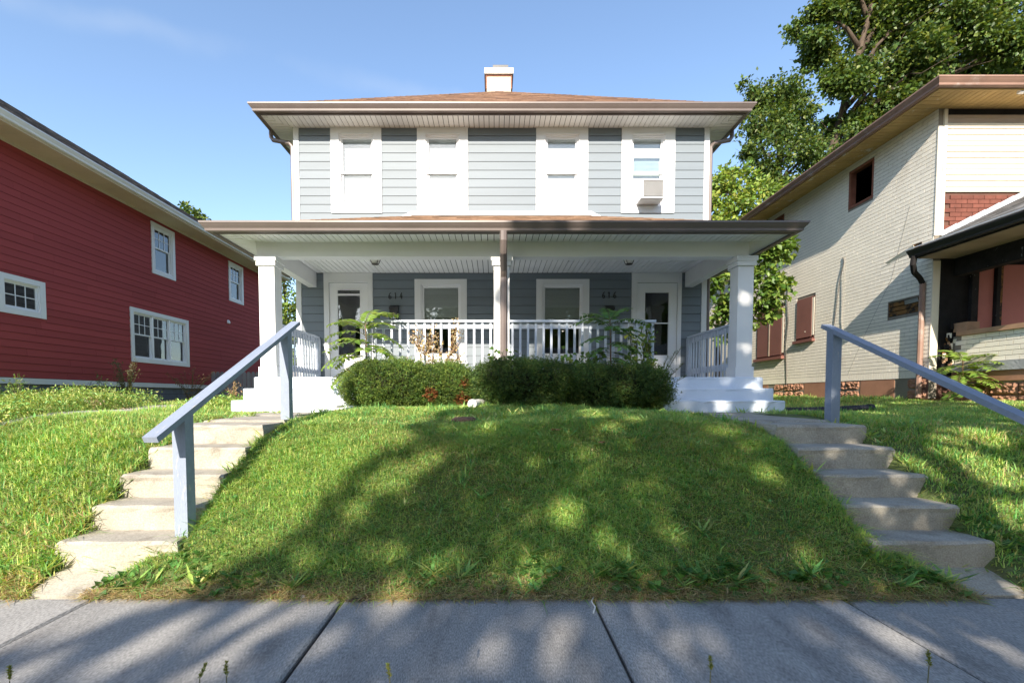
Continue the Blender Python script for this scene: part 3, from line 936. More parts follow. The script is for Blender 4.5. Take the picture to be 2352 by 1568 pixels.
# porch eave
soffit(house, 'soffit_plank', 'soffit_white', PG0 + 0.02, PG1 - 0.02, PYF + 0.02, YF, PB0 + 0.02, PB1 - 0.02, PY + 0.03, 3.702, 0.10, left_to=YF - 0.02, right_to=YF - 0.02)
mb = MB(); mb.box(PG0 + 0.02, PG1 - 0.02, PYF + 0.02, PY + 0.19, 3.722, 3.74); mb.build('soffit_backing', 'sheathing', house)
mb = MB(); mb.box(PG0, PG1, PYF - 0.001, PYF + 0.02, 3.67, 3.80); mb.box(PG0, PG0 + 0.02, PYF + 0.02, YF, 3.67, 3.80); mb.box(PG1 - 0.02, PG1, PYF + 0.02, YF, 3.67, 3.80)
mb.build('fascia', 'brown_metal', house)
gutter_loop(PG0 - 0.002, PG1 + 0.002, PYF - 0.003, YF + 0.0, 3.815, 1.08).build('gutter', 'brown_metal', house)
d_ = YF - PYF
rz = Z_PE + SLOPE_P * d_
mb = MB()
mb.v = [(PG0 - 0.03, PYF - 0.03, Z_PE), (PG1 + 0.03, PYF - 0.03, Z_PE), (PG1 + 0.03, YF, Z_PE), (PG0 - 0.03, YF, Z_PE), (PG0 + d_, YF, rz), (PG1 - d_, YF, rz)]
mb.f = [(0, 1, 5, 4), (1, 2, 5), (0, 4, 3), (3, 2, 1, 0), (2, 3, 4, 5)]
proof = mb.build('porch_roof', 'sheathing', house)
A_, B_, C_, D_ = (PG0 - 0.03, PYF - 0.03, Z_PE), (PG1 + 0.03, PYF - 0.03, Z_PE), (PG1 - d_, YF - 0.03, rz), (PG0 + d_, YF - 0.03, rz)
SUNLIT_BROWN = [(0.19, 0.115, 0.07), (0.16, 0.092, 0.058), (0.22, 0.14, 0.09), (0.13, 0.08, 0.05)]  # lighter brown set: sunlit look put into the porch shingle colour
shingles(proof, [(A_, B_, C_, D_), (B_, (PG1 + 0.03, YF, Z_PE), C_, C_), ((PG0 - 0.03, YF, Z_PE), A_, D_, D_)], SUNLIT_BROWN, course=0.14)
# white flashing board following the roof line
mb = MB()
xl, xr = PG0 + d_, PG1 - d_
top, h_ = rz + 0.012, 0.085
def fl(p): return [(x, YF - 0.025, z) for x, z in p]
mb.prism(fl([(xl, top), (xr, top), (xr, top + h_), (xl, top + h_)]), (0, -0.02, 0))
for xa, xb in ((xl, xl - 0.9), (xr, xr + 0.9)):
    zb_ = top - SLOPE_P * 0.9
    mb.prism(fl([(xa, top), (xb, zb_), (xb, zb_ + 0.02), (xa, top + h_)]), (0, -0.02, 0))
mb.build('flashing_board', 'white_trim', house)
# columns
for cx in (-3.635, 0.12, 4.02):
    w = 0.125
    c = MB(); c.box(cx - w, cx + w, PY, PY + 2 * w, Z_FL, 3.47); col_ = c.build('porch_column', 'white_trim', house)
    q = MB(); q.box(cx - w - 0.045, cx + w + 0.045, PY - 0.045, PY + 2 * w + 0.045, 3.395, 3.468); q.box(cx - w - 0.028, cx + w + 0.028, PY - 0.028, PY + 2 * w + 0.028, 3.32, 3.395); q.build('capital', 'white_trim', col_)
    q = MB(); q.box(cx - w - 0.022, cx + w + 0.022, PY - 0.022, PY + 2 * w + 0.022, Z_FL, Z_FL + 0.17); q.build('plinth', 'white_trim', col_)
# centre downspout: gutter outlet, swan neck, drop in front of column
mb = MB()
mb.tube([(0.14, PYF - 0.06, 3.69), (0.14, PYF - 0.06, 3.56), (0.14, PYF + 0.02, 3.40), (0.15, PY - 0.14, 3.22), (0.15, PY - 0.06, 3.12), (0.15, PY - 0.06, 2.4), (0.15, PY - 0.06, 1.3)], 0.055, 8, flat=0.8)
mb.build('downspout', 'brown_metal', house)
# porch deck and front skirt
mb = MB(); mb.box(-3.80, 4.20, 7.24, YF - 0.0, Z_FL - 0.06, Z_FL); mb.build('porch_floor', 'white_paint', house)
mb = MB(); mb.box(-3.74, 4.14, 7.28, YF, 0.9, Z_FL - 0.061); mb.build('porch_skirt', 'white_paint', house)
# white porch steps (three each side)
for si, (xa, xb) in enumerate(((-3.77, -2.05), (2.45, 4.22))):
    st = MB()
    hs = [Z_FL - 0.003, Z_FL - 0.185, Z_FL - 0.365]
    ys_ = [7.16, 6.86, 6.56]
    for k in range(3):
        y1 = 7.24 if k == 0 else ys_[k - 1] - 0.002
        e = 0.012 * k
        sg = -1 if si == 0 else 1
        st_o = rough_slab(xa - (e if si == 0 else 0), xb + (e if si else 0) * -1, ys_[k], y1 + 0.02, 0.88, hs[k], 130 + k + 9 * si, c=0.014)
        if k == 0:
            main = st_o.build('porch_step', 'white_paint', house)
        else:
            st_o.build('porch_step', 'white_paint', house)
# railings
def railing_front(x0, x1, endpost):
    y = PY + 0.06
    r = MB(); r.box(x0, x1, y - 0.06, y + 0.075, 2.43, 2.465); rail = r.build('porch_railing', 'rail_paint', house)
    q = MB(); q.box(x0 + 0.01, x1 - 0.01, y + 0.0, y + 0.038, 2.335, 2.428); q.build('apron_rail', 'rail_paint', rail)
    q = MB(); q.box(x0 + 0.01, x1 - 0.01, y + 0.0, y + 0.038, 1.60, 1.69); q.build('bottom_rail', 'rail_paint', rail)
    if endpost is not None:
        q = MB(); q.box(endpost - 0.045, endpost + 0.045, y - 0.0, y + 0.09, Z_FL, 2.429); q.build('post', 'rail_paint', rail)
    me = MB().box(-0.0175, 0.0175, -0.035, -0.001, 1.575, 2.427).mesh('baluster')
    k = int((x1 - x0 - 0.08) / 0.126)
    for i in range(k + 1):
        put('baluster', me, 'rail_paint', rail, (x0 + 0.05 + i * (x1 - x0 - 0.1) / k, y, 0))
railing_front(-2.10, 0.12 - 0.127, -2.05)
railing_front(0.12 + 0.127, 2.60, 2.545)
def railing_side(x, sg):
    ya, yb_ = PY + 0.26, YF - 0.03
    r = MB(); r.box(x - 0.055, x + 0.055, ya, yb_, 2.425, 2.462); rail = r.build('porch_railing', 'rail_paint', house)
    q = MB(); q.box(x - 0.019, x + 0.019, ya, yb_, 2.33, 2.424); q.build('apron_rail', 'rail_paint', rail)
    q = MB(); q.box(x - 0.019, x + 0.019, ya, yb_, 1.69, 1.80); q.build('bottom_rail', 'rail_paint', rail)
    q = MB(); q.box(x - 0.02, x + 0.07, yb_ - 0.09, yb_ - 0.001, Z_FL, 2.424) if sg < 0 else q.box(x - 0.07, x + 0.02, yb_ - 0.09, yb_ - 0.001, Z_FL, 2.424)
    q.build('post', 'rail_paint', rail)
    me = MB().box(-0.036, -0.0195, -0.019, 0.019, 1.575, 2.423).mesh('baluster')
    k = int((yb_ - ya - 0.1) / 0.125)
    for i in range(k + 1):
        put('baluster', me, 'rail_paint', rail, (x if sg > 0 else x + 0.0555, ya + 0.05 + i * (yb_ - ya - 0.2) / k, 0))
railing_side(-3.64, -1)
railing_side(4.02, 1)
# house numbers
DIG = {'6': [(0.36, 1.0), (0.18, 0.82), (0.05, 0.5), (0.04, 0.2), (0.18, 0.02), (0.34, 0.06), (0.42, 0.24), (0.36, 0.42), (0.2, 0.45), (0.07, 0.33)],
       '1': [(0.08, 0.84), (0.22, 1.0), (0.22, 0.0)],
       '4': [(0.30, 1.0), (0.02, 0.34), (0.44, 0.34), None, (0.32, 0.62), (0.30, -0.02)]}
def digits(txt, x0, z0):
    for k, c in enumerate(txt):
        mb = MB(); seg = []
        for p in DIG[c] + [None]:
            if p is None:
                mb.tube([(x0 + 0.115 * k + a * 0.125, YF - 0.032, z0 + b * 0.125) for a, b in seg], 0.0085, 6); seg = []
            else: seg.append(p)
        mb.build('house_number', 'black_metal', house)
digits('614', -2.165, 3.235)
digits('616', 2.215, 3.25)

# ---- fittings that stand on or hang from the porch
def mailbox(x, label, z0=2.80):
    t = thing('mailbox', label, 'mailbox', (x, YF - 0.03, z0), 'wall mailboxes on the porch')
    y = YF - 0.024
    q = MB(); q.prism([(x - 0.085, y, z0), (x - 0.085, y - 0.10, z0), (x - 0.085, y - 0.10, z0 + 0.24), (x - 0.085, y, z0 + 0.29)], (0.17, 0, 0)); q.build('box', 'black_metal', t)
    q = MB(); q.prism([(x - 0.092, y - 0.002, z0 + 0.306), (x - 0.092, y - 0.108, z0 + 0.252), (x - 0.092, y - 0.115, z0 + 0.20), (x - 0.092, y - 0.101, z0 + 0.20), (x - 0.092, y - 0.101, z0 + 0.246), (x - 0.092, y - 0.002, z0 + 0.292)], (0.184, 0, 0)); q.build('lid', 'black_metal', t)
    q = MB(); q.prism([(x - 0.05, y - 0.101, z0 + 0.02), (x + 0.05, y - 0.101, z0 + 0.02), (x, y - 0.101, z0 + 0.10)], (0, -0.004, 0)); q.build('newspaper_bracket', 'grey_flashing', t)
    q = MB(); q.box(x - 0.008, x + 0.008, y - 0.106, y - 0.1015, z0 + 0.12, z0 + 0.14); q.build('lock', 'brass', t)
mailbox(-2.045, 'black wall mailbox beside the left door, behind the sunlit sapling')
mailbox(2.36, 'black wall mailbox beside the right door, behind the shaded sapling')
def porch_light(x, y, label):
    t = thing('porch_light', label, 'light', (x, y, Z_CEIL), 'porch ceiling lights')
    c = (x, y, Z_CEIL)
    q = MB(); q.lathe(c, [(0.06, -0.02), (0.112, -0.022), (0.115, -0.004), (0.10, -0.001)], 16); q.build('base_ring', 'bronze', t)
    q = MB(); q.lathe(c, [(0.03, -0.118), (0.055, -0.112), (0.085, -0.05), (0.095, -0.023)], 16); q.build('glass_bowl', 'frosted', t)
    q = MB(); q.lathe(c, [(0.05, -0.128), (0.062, -0.126), (0.062, -0.117), (0.056, -0.115)], 16); q.build('bottom_ring', 'bronze', t)
    for k in range(4):
        a = math.pi / 4 + k * math.pi / 2
        q = MB(); q.tube([(x + math.cos(a) * r_, y + math.sin(a) * r_, Z_CEIL + z_) for r_, z_ in ((0.112, -0.012), (0.102, -0.045), (0.082, -0.09), (0.058, -0.122))], 0.006, 5); q.build('cage_arm', 'bronze', t)
porch_light(-2.17, 8.4, 'bronze caged ceiling light over the left half of the porch')
porch_light(2.46, 8.4, 'bronze caged ceiling light over the right half of the porch')
# window air conditioner
t = thing('window_air_conditioner', 'white boxy air conditioner sticking out of the rightmost upper window', 'air conditioner', (3.10, YF - 0.1, 5.11))
ax0, ax1, az0, az1 = 2.885, 3.335, 5.128, 5.475
ayf = YF - 0.36
q = MB(); q.box(ax0, ax0 + 0.012, ayf, YF + 0.05, az0, az1); q.box(ax1 - 0.012, ax1, ayf, YF + 0.05, az0, az1); q.box(ax0 + 0.012, ax1 - 0.012, ayf, YF + 0.05, az1 - 0.012, az1); q.box(ax0 + 0.012, ax1 - 0.012, ayf, YF + 0.05, az0, az0 + 0.02); q.box(ax0 + 0.012, ax1 - 0.012, YF + 0.03, YF + 0.05, az0 + 0.02, az1 - 0.012)
q.build('case', 'ac_case', t)
q = MB(); q.box(ax0 + 0.012, ax1 - 0.012, ayf + 0.035, ayf + 0.045, az0 + 0.02, az1 - 0.012); q.build('coil', 'ac_grille', t)
for k in range(22):
    z_ = az0 + 0.05 + k * 0.0125
    q = MB(); q.box(ax0 + 0.04, ax1 - 0.02, ayf + 0.012, ayf + 0.03, z_, z_ + 0.005); q.build('grille_slat', 'ac_grille', t)
q = MB(); q.box(ax0 + 0.012, ax0 + 0.04, ayf + 0.004, ayf + 0.03, az0 + 0.02, az1 - 0.012); q.box(ax1 - 0.02, ax1 - 0.012, ayf + 0.004, ayf + 0.03, az0 + 0.02, az1 - 0.012); q.build('front_frame', 'ac_case', t)

# ---- bank handrails
def handrail(x, post_y, y0, z0, y1, z1, label):
    t = thing('handrail', label, 'handrail', (x, post_y[0], hz(x, post_y[0])), 'wooden handrails beside the steps')
    d = Vector((0, y1 - y0, z1 - z0)); L = d.length; d.normalize(); n = Vector((0, -d.z, d.y))
    w = 0.046
    p0 = Vector((x - w, y0, z0)); p1 = Vector((x - w, y1, z1))
    q = MB(); q.prism([p0, p1, p1 - n * 0.04, p0 - n * 0.04], (2 * w, 0, 0)); q.build('rail', 'handrail_paint', t)
    for py in post_y:
        zt = z0 + (z1 - z0) * (py - y0) / (y1 - y0) - 0.045
        s_ = (z1 - z0) / (y1 - y0) * 0.045
        zb = float(H(x, py, False)) - 0.35
        q = MB(); q.prism([(x - 0.045, py - 0.045, zb), (x - 0.045, py + 0.045, zb), (x - 0.045, py + 0.045, zt + s_), (x - 0.045, py - 0.045, zt - s_)], (0.09, 0, 0)); q.build('post', 'handrail_paint', t)
handrail(-2.03 - 0.13, (3.15, 4.74), 2.84, 0.985, 4.99, 2.055, 'pale blue-grey wooden handrail beside the left concrete steps')
handrail(3.44, (4.63, 2.62), 2.42, 0.865, 4.75, 1.985, 'pale blue-grey wooden handrail beside the right concrete steps')

# ================================================================== red house on the left
RX = -10.0
red = thing('red_house', 'two-storey dark red lap-sided house with white windows and beige soffit', 'house', (-13, 13, 1.0))
TRD = Wall('X+', RX)
RY0, RY1, RZ0, RZ1 = 6.6, 20.2, 1.63, 6.47
r_sm = (9.24, 10.21, 2.95, 3.755)          # small six-light window
r_tr = (12.57, 14.95, 2.20, 3.70)          # triple window
r_u1 = (13.44, 14.41, 4.84, 6.335)
r_u2 = (17.30, 18.28, 4.85, 6.33)
RO = [r_sm, r_tr, r_u1, r_u2]
def inset(o, c): return (o[0] + c, o[1] - c, o[2] + c, o[3] - c)
RSASH = [inset(o, 0.115) for o in RO]
wall_sheet(TRD, RY0, RY1, 1.5, RZ1 + 0.02, RSASH).build('wall', 'sheathing', red)
lap_siding(TRD, red, RY0 + 0.1, RY1 - 0.1, RZ0, RZ1, 0.1562, RO, 'red_siding')
mb = MB(); mb.box(RX - 0.1, RX + 0.03, RY0, RY0 + 0.098, 1.52, RZ1); mb.build('corner_board', 'red_siding', red)
mb = MB(); mb.box(RX - 0.1, RX + 0.03, RY1 - 0.098, RY1, 1.52, RZ1); mb.build('corner_board', 'red_siding', red)
mb = MB(); mb.box(RX - 7.0, RX - 0.12, RY0 + 0.02, RY0 + 0.1, 1.5, RZ1); mb.box(RX - 7.0, RX - 0.12, RY1 - 0.1, RY1 - 0.02, 1.5, RZ1); mb.box(RX - 7.1, RX - 7.0, RY0, RY1, 1.5, RZ1); mb.build('wall', 'red_siding', red)
mb = MB(); mb.box(RX - 7, RX - 0.1, RY0 + 0.1, RY1 - 0.1, 1.45, 1.52); mb.box(RX - 3, RX - 2.9, RY0 + 0.1, RY1 - 0.1, 1.52, RZ1); mb.build('inner_floor', 'room_dark', red)
mb = MB(); mb.box(RX - 0.02, RX + 0.035, RY0, RY1, 1.505, RZ0 - 0.003); mb.build('skirt_board', 'white_trim', red)
me = MB().box(-0.09, 0.0, 0.004, 0.393, 0.004, 0.188).mesh('foundation_block')
for rw in range(3):
    for k in range(int((RY1 - RY0) / 0.4)):
        put('foundation_block', me, 'grey_block', red, (RX - 0.012, RY0 + k * 0.4 + (0.2 if rw % 2 else 0), 0.925 + rw * 0.193))
mb = MB(); mb.box(RX - 7, RX - 0.025, RY0 + 0.05, RY1 + 0.1, 0.8, 1.5); mb.build('foundation', 'joint_fill', red)
window(red, TRD, r_sm, RSASH[0], blind='blind_grey', grid=(3, 2), glass='glass_dark', half_blind=3.36)
window(red, TRD, r_tr, RSASH[1], meet=2.98, grid=(3, 2), cols=3, glass='glass_dark')
window(red, TRD, r_u1, RSASH[2], meet=5.63, grid=(3, 2), blind='blind_white', glass='glass_dark', half_blind=5.65)
window(red, TRD, r_u2, RSASH[3], meet=5.63, grid=(3, 2), blind='blind_white', glass='glass_dark', half_blind=5.65)
# eave
RG = -9.32
n = round((RY1 + 0.6 - RY0) / 0.30)
for i in range(n):
    y = RY0 + i * (RY1 + 0.6 - RY0) / n
    q = MB(); q.box(RX + 0.03, RG, y + 0.002, y + (RY1 + 0.6 - RY0) / n - 0.002, RZ1 + 0.001, RZ1 + 0.012); q.build('soffit_panel', 'beige_soffit', red)
mb = MB(); mb.box(RX - 7.7, RG, RY0 - 0.6, RY1 + 0.6, RZ1 + 0.016, RZ1 + 0.04); mb.build('soffit_backing', 'beige_soffit', red)
mb = MB(); mb.box(RX + 0.022, RX + 0.045, RY0, RY1, RZ1 - 0.05, RZ1); mb.build('frieze_board', 'beige_soffit', red)
mb = MB(); mb.box(RG, RG + 0.022, RY0 - 0.6, RY1 + 0.6, RZ1 - 0.03, 6.60); mb.box(RX - 7.7, RG, RY1 + 0.6, RY1 + 0.622, RZ1 - 0.03, 6.60); mb.build('fascia', 'beige_soffit', red)
mb = MB()
gp = [(RG + 0.023 + o, RY0 - 0.6, 6.61 + z) for o, z in GUT]
mb.prism(gp, (0, RY1 - RY0 + 1.2, 0)); mb.build('gutter', 'vinyl_white', red)
rs = 0.64
a0, a1, b0, b1, hz_ = RX - 7.7, RG + 0.09, RY0 - 0.65, RY1 + 0.65, 6.615
hw = (a1 - a0) / 2; xm_ = (a0 + a1) / 2
t0, t1 = (xm_, b0 + hw, hz_ + rs * hw), (xm_, b1 - hw, hz_ + rs * hw)
mb = MB(); mb.v = [(a0, b0, hz_), (a1, b0, hz_), (a1, b1, hz_), (a0, b1, hz_), t0, t1]; mb.f = [(0, 1, 4), (1, 2, 5, 4), (2, 3, 5), (3, 0, 4, 5), (3, 2, 1, 0)]
rroof = mb.build('roof', 'sheathing', red)
GB = [(0.13, 0.10, 0.085), (0.20, 0.15, 0.12), (0.075, 0.065, 0.06), (0.25, 0.19, 0.14)]
shingles(rroof, [((a1, b0, hz_), (a1, b1, hz_), t1, t0), ((a1, b1, hz_), (a0, b1, hz_), t1, t1)], GB, course=0.14, tab=0.22)
q = MB(); q.lathe((RX + 0.02, 17.2, 4.02), [(0.07, -0.05), (0.075, 0.0), (0.05, 0.06), (0.02, 0.08)], 10); q.build('wall_vent', 'vinyl_white', red)

# fence between the red house and the duplex
fence = thing('wooden_fence', 'grey weathered picket fence between the red house and blue duplex', 'fence', (-7, 16, 1.05))
me = MB().prism([(-0.068, 0, 0), (0.068, 0, 0), (0.068, 0, 1.0), (0.03, 0, 1.06), (-0.03, 0, 1.06), (-0.068, 0, 1.0)], (0, 0.018, 0)).mesh('picket')
for k in range(37):
    x = -9.85 + k * 0.155
    if x < WX0 - 0.1: put('picket', me, 'fence_wood', fence, (x, 16.0, 1.04))
for z_ in (1.3, 1.85):
    q = MB(); q.box(-9.9, WX0 - 0.06, 16.02, 16.058, z_, z_ + 0.09); q.build('rail', 'fence_wood', fence)

# ================================================================== derelict house on the right
BX, BY = 8.0, 8.4
old = thing('derelict_house', 'fire-damaged cream brick-sided house with yellow eaves and boarded windows', 'house', (11.5, 12, 1.2))
TS, TO = Wall('X-', BX), Wall('Y-', BY)
BZ0, BZ1, BYE = 1.60, 6.40, 18.0
o_up = (9.78, 10.46, 5.435, 6.265); o_up2 = (12.75, 13.5, 5.44, 6.265)
o_bd = (11.43, 12.12, 2.68, 3.755); o_big = (12.62, 13.92, 2.35, 3.757); o_hole = (8.635, 9.32, 2.835, 3.12)
BH = [o_up, o_up2, o_bd, o_big]
wall_sheet(TS, BY, BYE, 1.2, BZ1 + 0.03, BH + [o_hole], n0=-0.15, n1=-0.002).build('wall', 'cream_joint', old)
mb = MB(); mb.box(BX + 0.15, 15, BYE - 0.1, BYE, 1.2, BZ1); mb.box(15, 15.1, BY, BYE, 1.2, BZ1); mb.build('wall', 'cream_joint', old)
mb = MB(); mb.box(BX + 0.15, 15, BY + 0.15, BYE, 1.5, 1.55); mb.box(BX + 0.15, 15, BY + 0.15, BYE, 4.05, 4.2); mb.box(BX + 3, BX + 3.1, BY + 0.2, BYE, 1.5, 6.4); mb.build('inner_floor', 'charred', old)
# imitation brick: running bond, near bricks single, far ones joined
bl, bh, jt = 0.205, 0.0745, 0.008
bricks = []
row = 0
z = BZ0 + 0.13
rr = random.Random(5)
while z < BZ1 - 0.03:
    y = BY + 0.0 - (bl / 2 if row % 2 else 0)
    while y < BYE:
        a, b = max(y, BY), min(y + bl, BYE)
        if b - a > 0.03:
            m_, ok = [(a, b)], True
            for h in BH + [o_hole]:
                out = []
                for p, q_ in m_:
                    if h[2] < z + bh - 0.01 and h[3] > z + 0.01 and h[0] < q_ and h[1] > p:
                        if p < h[0] - 0.02: out.append((p, h[0]))
                        if q_ > h[1] + 0.02: out.append((h[1], q_))
                    else: out.append((p, q_))
                m_ = out
            for p, q_ in m_: bricks.append((p, q_, z))
        y += bl
    z += bh; row += 1
bricks.sort(key=lambda t_: (t_[0] ** 2 + 64 + (t_[2] - EYE) ** 2))
full = MB(); full.box(-0.008, 0.0, jt / 2, bl - jt / 2, jt / 2, bh - jt / 2); brick_me = full.mesh('brick')
cnt = 0
rest = MB()
for p, q_, z in bricks:
    lift = rr.uniform(0, 0.0012)
    if cnt < 230 and abs(q_ - p - bl) < 1e-6:
        put('brick', brick_me, 'cream_brick', old, (BX - 0.001 - lift, p, z)); cnt += 1
    else:
        rest.box(BX - 0.009 - lift, BX - 0.001, p + jt / 2, q_ - jt / 2, z + jt / 2, z + bh - jt / 2)
o = rest.build('brickwork', 'cream_brick', old); o['kind'] = 'stuff'
mb = MB()                                                  # soldier course at the foot
y = BY
while y < BYE - 0.05:
    mb.box(BX - 0.012, BX - 0.001, y + 0.003, y + 0.062, BZ0 - 0.01, BZ0 + 0.125); y += 0.065
o = mb.build('soldier_course', 'cream_brick', old); o['kind'] = 'stuff'
# foundation: rock-faced blocks and plain patches
def rock(w, h, seed):
    r = random.Random(seed); mb = MB(); nx_, nz_ = 12, 7
    for j in range(nz_ + 1):
        for i in range(nx_ + 1):
            e = i in (0, nx_) or j in (0, nz_)
            mb.v.append((-0.0 if e else -r.uniform(0.008, 0.05), 0.008 + (w - 0.016) * i / nx_, 0.008 + (h - 0.016) * j / nz_))
    for j in range(nz_):
        for i in range(nx_):
            a = j * (nx_ + 1) + i
            mb.f.append((a, a + nx_ + 1, a + nx_ + 2, a + 1))
    n_ = len(mb.v)
    c = [0, nx_, (nz_ + 1) * (nx_ + 1) - 1, nz_ * (nx_ + 1)]
    mb.v += [(0.1, mb.v[i][1], mb.v[i][2]) for i in c]
    for i in range(4):
        mb.f.append((c[i], c[(i + 1) % 4], n_ + (i + 1) % 4, n_ + i))
    return mb.mesh('foundation_block')
rocks = [rock(0.41, 0.205, s) for s in range(5)]
mb = MB(); mb.box(BX + 0.03, BX + 0.3, BY + 0.03, BYE, 0.85, BZ0); mb.build('foundation', 'foundation_smooth', old)
plain = [(9.1, 9.95), (11.0, 11.75), (13.3, 14.2)]
y = BY + 0.02
while y < BYE - 0.4:
    pl = [p for p in plain if y < p[1] and y + 0.41 > p[0]]
    if pl:
        q = MB(); q.box(BX - 0.005, BX + 0.03, pl[0][0] + 0.01, pl[0][1], 0.95, BZ0 - 0.012); q.build('vent_panel', 'foundation_smooth', old)
        y = pl[0][1] + 0.02
        continue
    for rw in range(3):
        put('foundation_block', rocks[rr.randrange(5)], 'foundation_tan', old, (BX + 0.012, y, 0.965 + rw * 0.208))
    y += 0.415
# windows of the side wall
def opening(o_, mat, n0=-0.12):
    q = MB(); t_ = 0.05
    TS.box(q, o_[0], o_[0] + t_, n0, 0.006, o_[2], o_[3]); TS.box(q, o_[1] - t_, o_[1], n0, 0.006, o_[2], o_[3])
    TS.box(q, o_[0] + t_, o_[1] - t_, n0, 0.004, o_[3] - t_, o_[3]); TS.box(q, o_[0] + t_, o_[1] - t_, n0, 0.012, o_[2], o_[2] + t_)
    return q.build('window_frame', mat, old)
opening(o_up, 'chimney_brick'); opening(o_up2, 'chimney_brick')
w_ = opening(o_bd, 'brown_board')
q = MB(); TS.box(q, o_bd[0] + 0.09, o_bd[1] - 0.03, 0.0125, 0.03, o_bd[2] + 0.07, o_bd[3] - 0.03); q.build('board', 'brown_board', w_)
q = MB(); TS.box(q, o_bd[0] + 0.015, o_bd[0] + 0.085, 0.0125, 0.022, o_bd[2] + 0.10, o_bd[3] - 0.04); q.build('jamb_strip', 'vinyl_cream', w_)
q = MB(); TS.box(q, o_bd[0] - 0.03, o_bd[1] + 0.03, 0.0125, 0.09, o_bd[2] - 0.06, o_bd[2] + 0.005); q.build('sill', 'brown_board', w_)
q = MB(); TS.box(q, o_bd[0] + 0.3, o_bd[0] + 0.33, 0.0305, 0.034, o_bd[2] + 0.2, o_bd[2] + 0.23); q.build('bare_spot', 'vinyl_cream', w_)
w_ = opening(o_big, 'brown_board')
md = (o_big[0] + o_big[1]) / 2
for a, b in ((o_big[0] + 0.09, md - 0.03), (md + 0.03, o_big[1] - 0.05)):
    q = MB(); TS.box(q, a, b, 0.0125, 0.03, o_big[2] + 0.06, o_big[3] - 0.03); q.build('board', 'brown_board', w_)
q = MB(); TS.box(q, md - 0.025, md + 0.025, 0.0125, 0.04, o_big[2] + 0.05, o_big[3] - 0.02); q.build('mullion', 'weathered_board', w_)
q = MB(); TS.box(q, o_big[0] + 0.015, o_big[0] + 0.085, 0.0125, 0.022, o_big[2] + 0.10, o_big[3] - 0.04); q.build('jamb_strip', 'vinyl_cream', w_)
q = MB(); TS.box(q, o_big[0] - 0.03, o_big[1] + 0.03, 0.0125, 0.10, o_big[2] - 0.07, o_big[2] + 0.005); q.build('sill', 'brown_board', w_)
# torn hole with bare sheathing boards
for k in range(3):
    zb = o_hole[2] + 0.012 + k * 0.092
    q = MB(); q.prism([TS.pt(o_hole[0], -0.01 - 0.01 * k, zb), TS.pt(o_hole[1], -0.012, zb + 0.005), TS.pt(o_hole[1], -0.012, zb + 0.078), TS.pt(o_hole[0], -0.01 - 0.01 * k, zb + 0.08)], (0.03, 0, 0)); q.build('sheathing_board', 'burnt_wood', old)
q = MB(); q.prism([TS.pt(o_hole[0] + 0.02, 0.004, 3.03), TS.pt(o_hole[0] + 0.30, 0.004, 3.02), TS.pt(o_hole[0] + 0.26, 0.05, 3.09), TS.pt(o_hole[0] + 0.01, 0.03, 3.10)], (-0.006, 0, 0)); q.build('torn_flap', 'grey_band', old)
q = MB(); q.prism([TS.pt(8.75, 0.012, 4.02), TS.pt(9.35, 0.012, 3.92), TS.pt(9.38, 0.04, 3.95), TS.pt(8.75, 0.05, 4.10)], (-0.006, 0, 0)); q.build('torn_flap', 'cream_brick', old)
q = MB(); TS.box(q, 8.62, 8.80, 0.010, 0.03, 4.02, 4.12); q.build('torn_patch', 'burnt_wood', old)
# wires on the wall
def wire(pts, mat='cable_dark', r=0.007):
    q = MB(); q.tube([TS.pt(u, n_, w) for u, n_, w in pts], r, 5); q.build('wire', mat, old)
wire([(10.55, 0.02, 4.42), (10.5, 0.03, 4.3), (10.62, 0.03, 3.9), (10.7, 0.025, 3.3), (10.78, 0.02, 2.75)])
wire([(10.5, 0.02, 4.4), (10.47, 0.04, 4.05), (10.5, 0.03, 3.5), (10.52, 0.025, 3.0), (10.48, 0.02, 2.6)], 'cable', 0.006)
wire([(12.45, 0.02, 4.45), (12.5, 0.03, 3.9), (12.42, 0.03, 3.3), (12.5, 0.03, 2.6), (12.47, 0.02, 2.0), (12.45, 0.02, 1.55)], 'cable_dark', 0.009)
wire([(8.9, 0.012, 4.9), (9.25, 0.012, 3.6), (9.85, 0.012, 2.6), (10.3, 0.012, 1.75)], 'cable', 0.0025)
# front wall: corner boards, vinyl panel, red brick band, charred porch wall
fr_hole = (8.7, 9.75, 2.0, 3.7)
mb = wall_sheet(TO, BX + 0.0, 15.0, 1.2, BZ1 + 0.03, [], n0=-0.15, n1=-0.002); mb.build('wall', 'brick_joint', old)
q = MB(); TO.box(q, BX - 0.015, BX + 0.075, 0.0, 0.02, 4.15, BZ1 - 0.3); TO.box(q, BX + 0.08, BX + 0.135, 0.0, 0.03, 4.15, BZ1 - 0.02); q.build('corner_board', 'vinyl_cream', old)
q = MB(); TO.box(q, BX - 0.015, BX + 0.12, 0.0, 0.02, BZ0, 3.7); q.build('corner_board', 'vinyl_cream', old)
zs = 4.925
k = 0
while zs < 6.12:
    a = TO.pt(BX + 0.14, 0.0, zs); b0_ = TO.pt(BX + 0.14, 0.032, zs); c_ = TO.pt(BX + 0.14, 0.012, zs + 0.1015); d0 = TO.pt(BX + 0.14, 0.0, zs + 0.1015)
    MB().prism([a, b0_, c_, d0], (6.7, 0, 0)).build('vinyl_board', 'vinyl_cream', old); zs += 0.1015
q = MB(); TO.box(q, BX + 0.14, 14.9, 0.0, 0.02, 6.145, 6.28); q.build('frieze_board', 'weathered_board', old)
q = MB(); TO.box(q, BX + 0.14, 14.9, 0.0, 0.008, 6.285, 6.385); q.build('eave_gap_shade', 'charred', old)  # flat near-black strip stands in for the shade of the gap under the eave
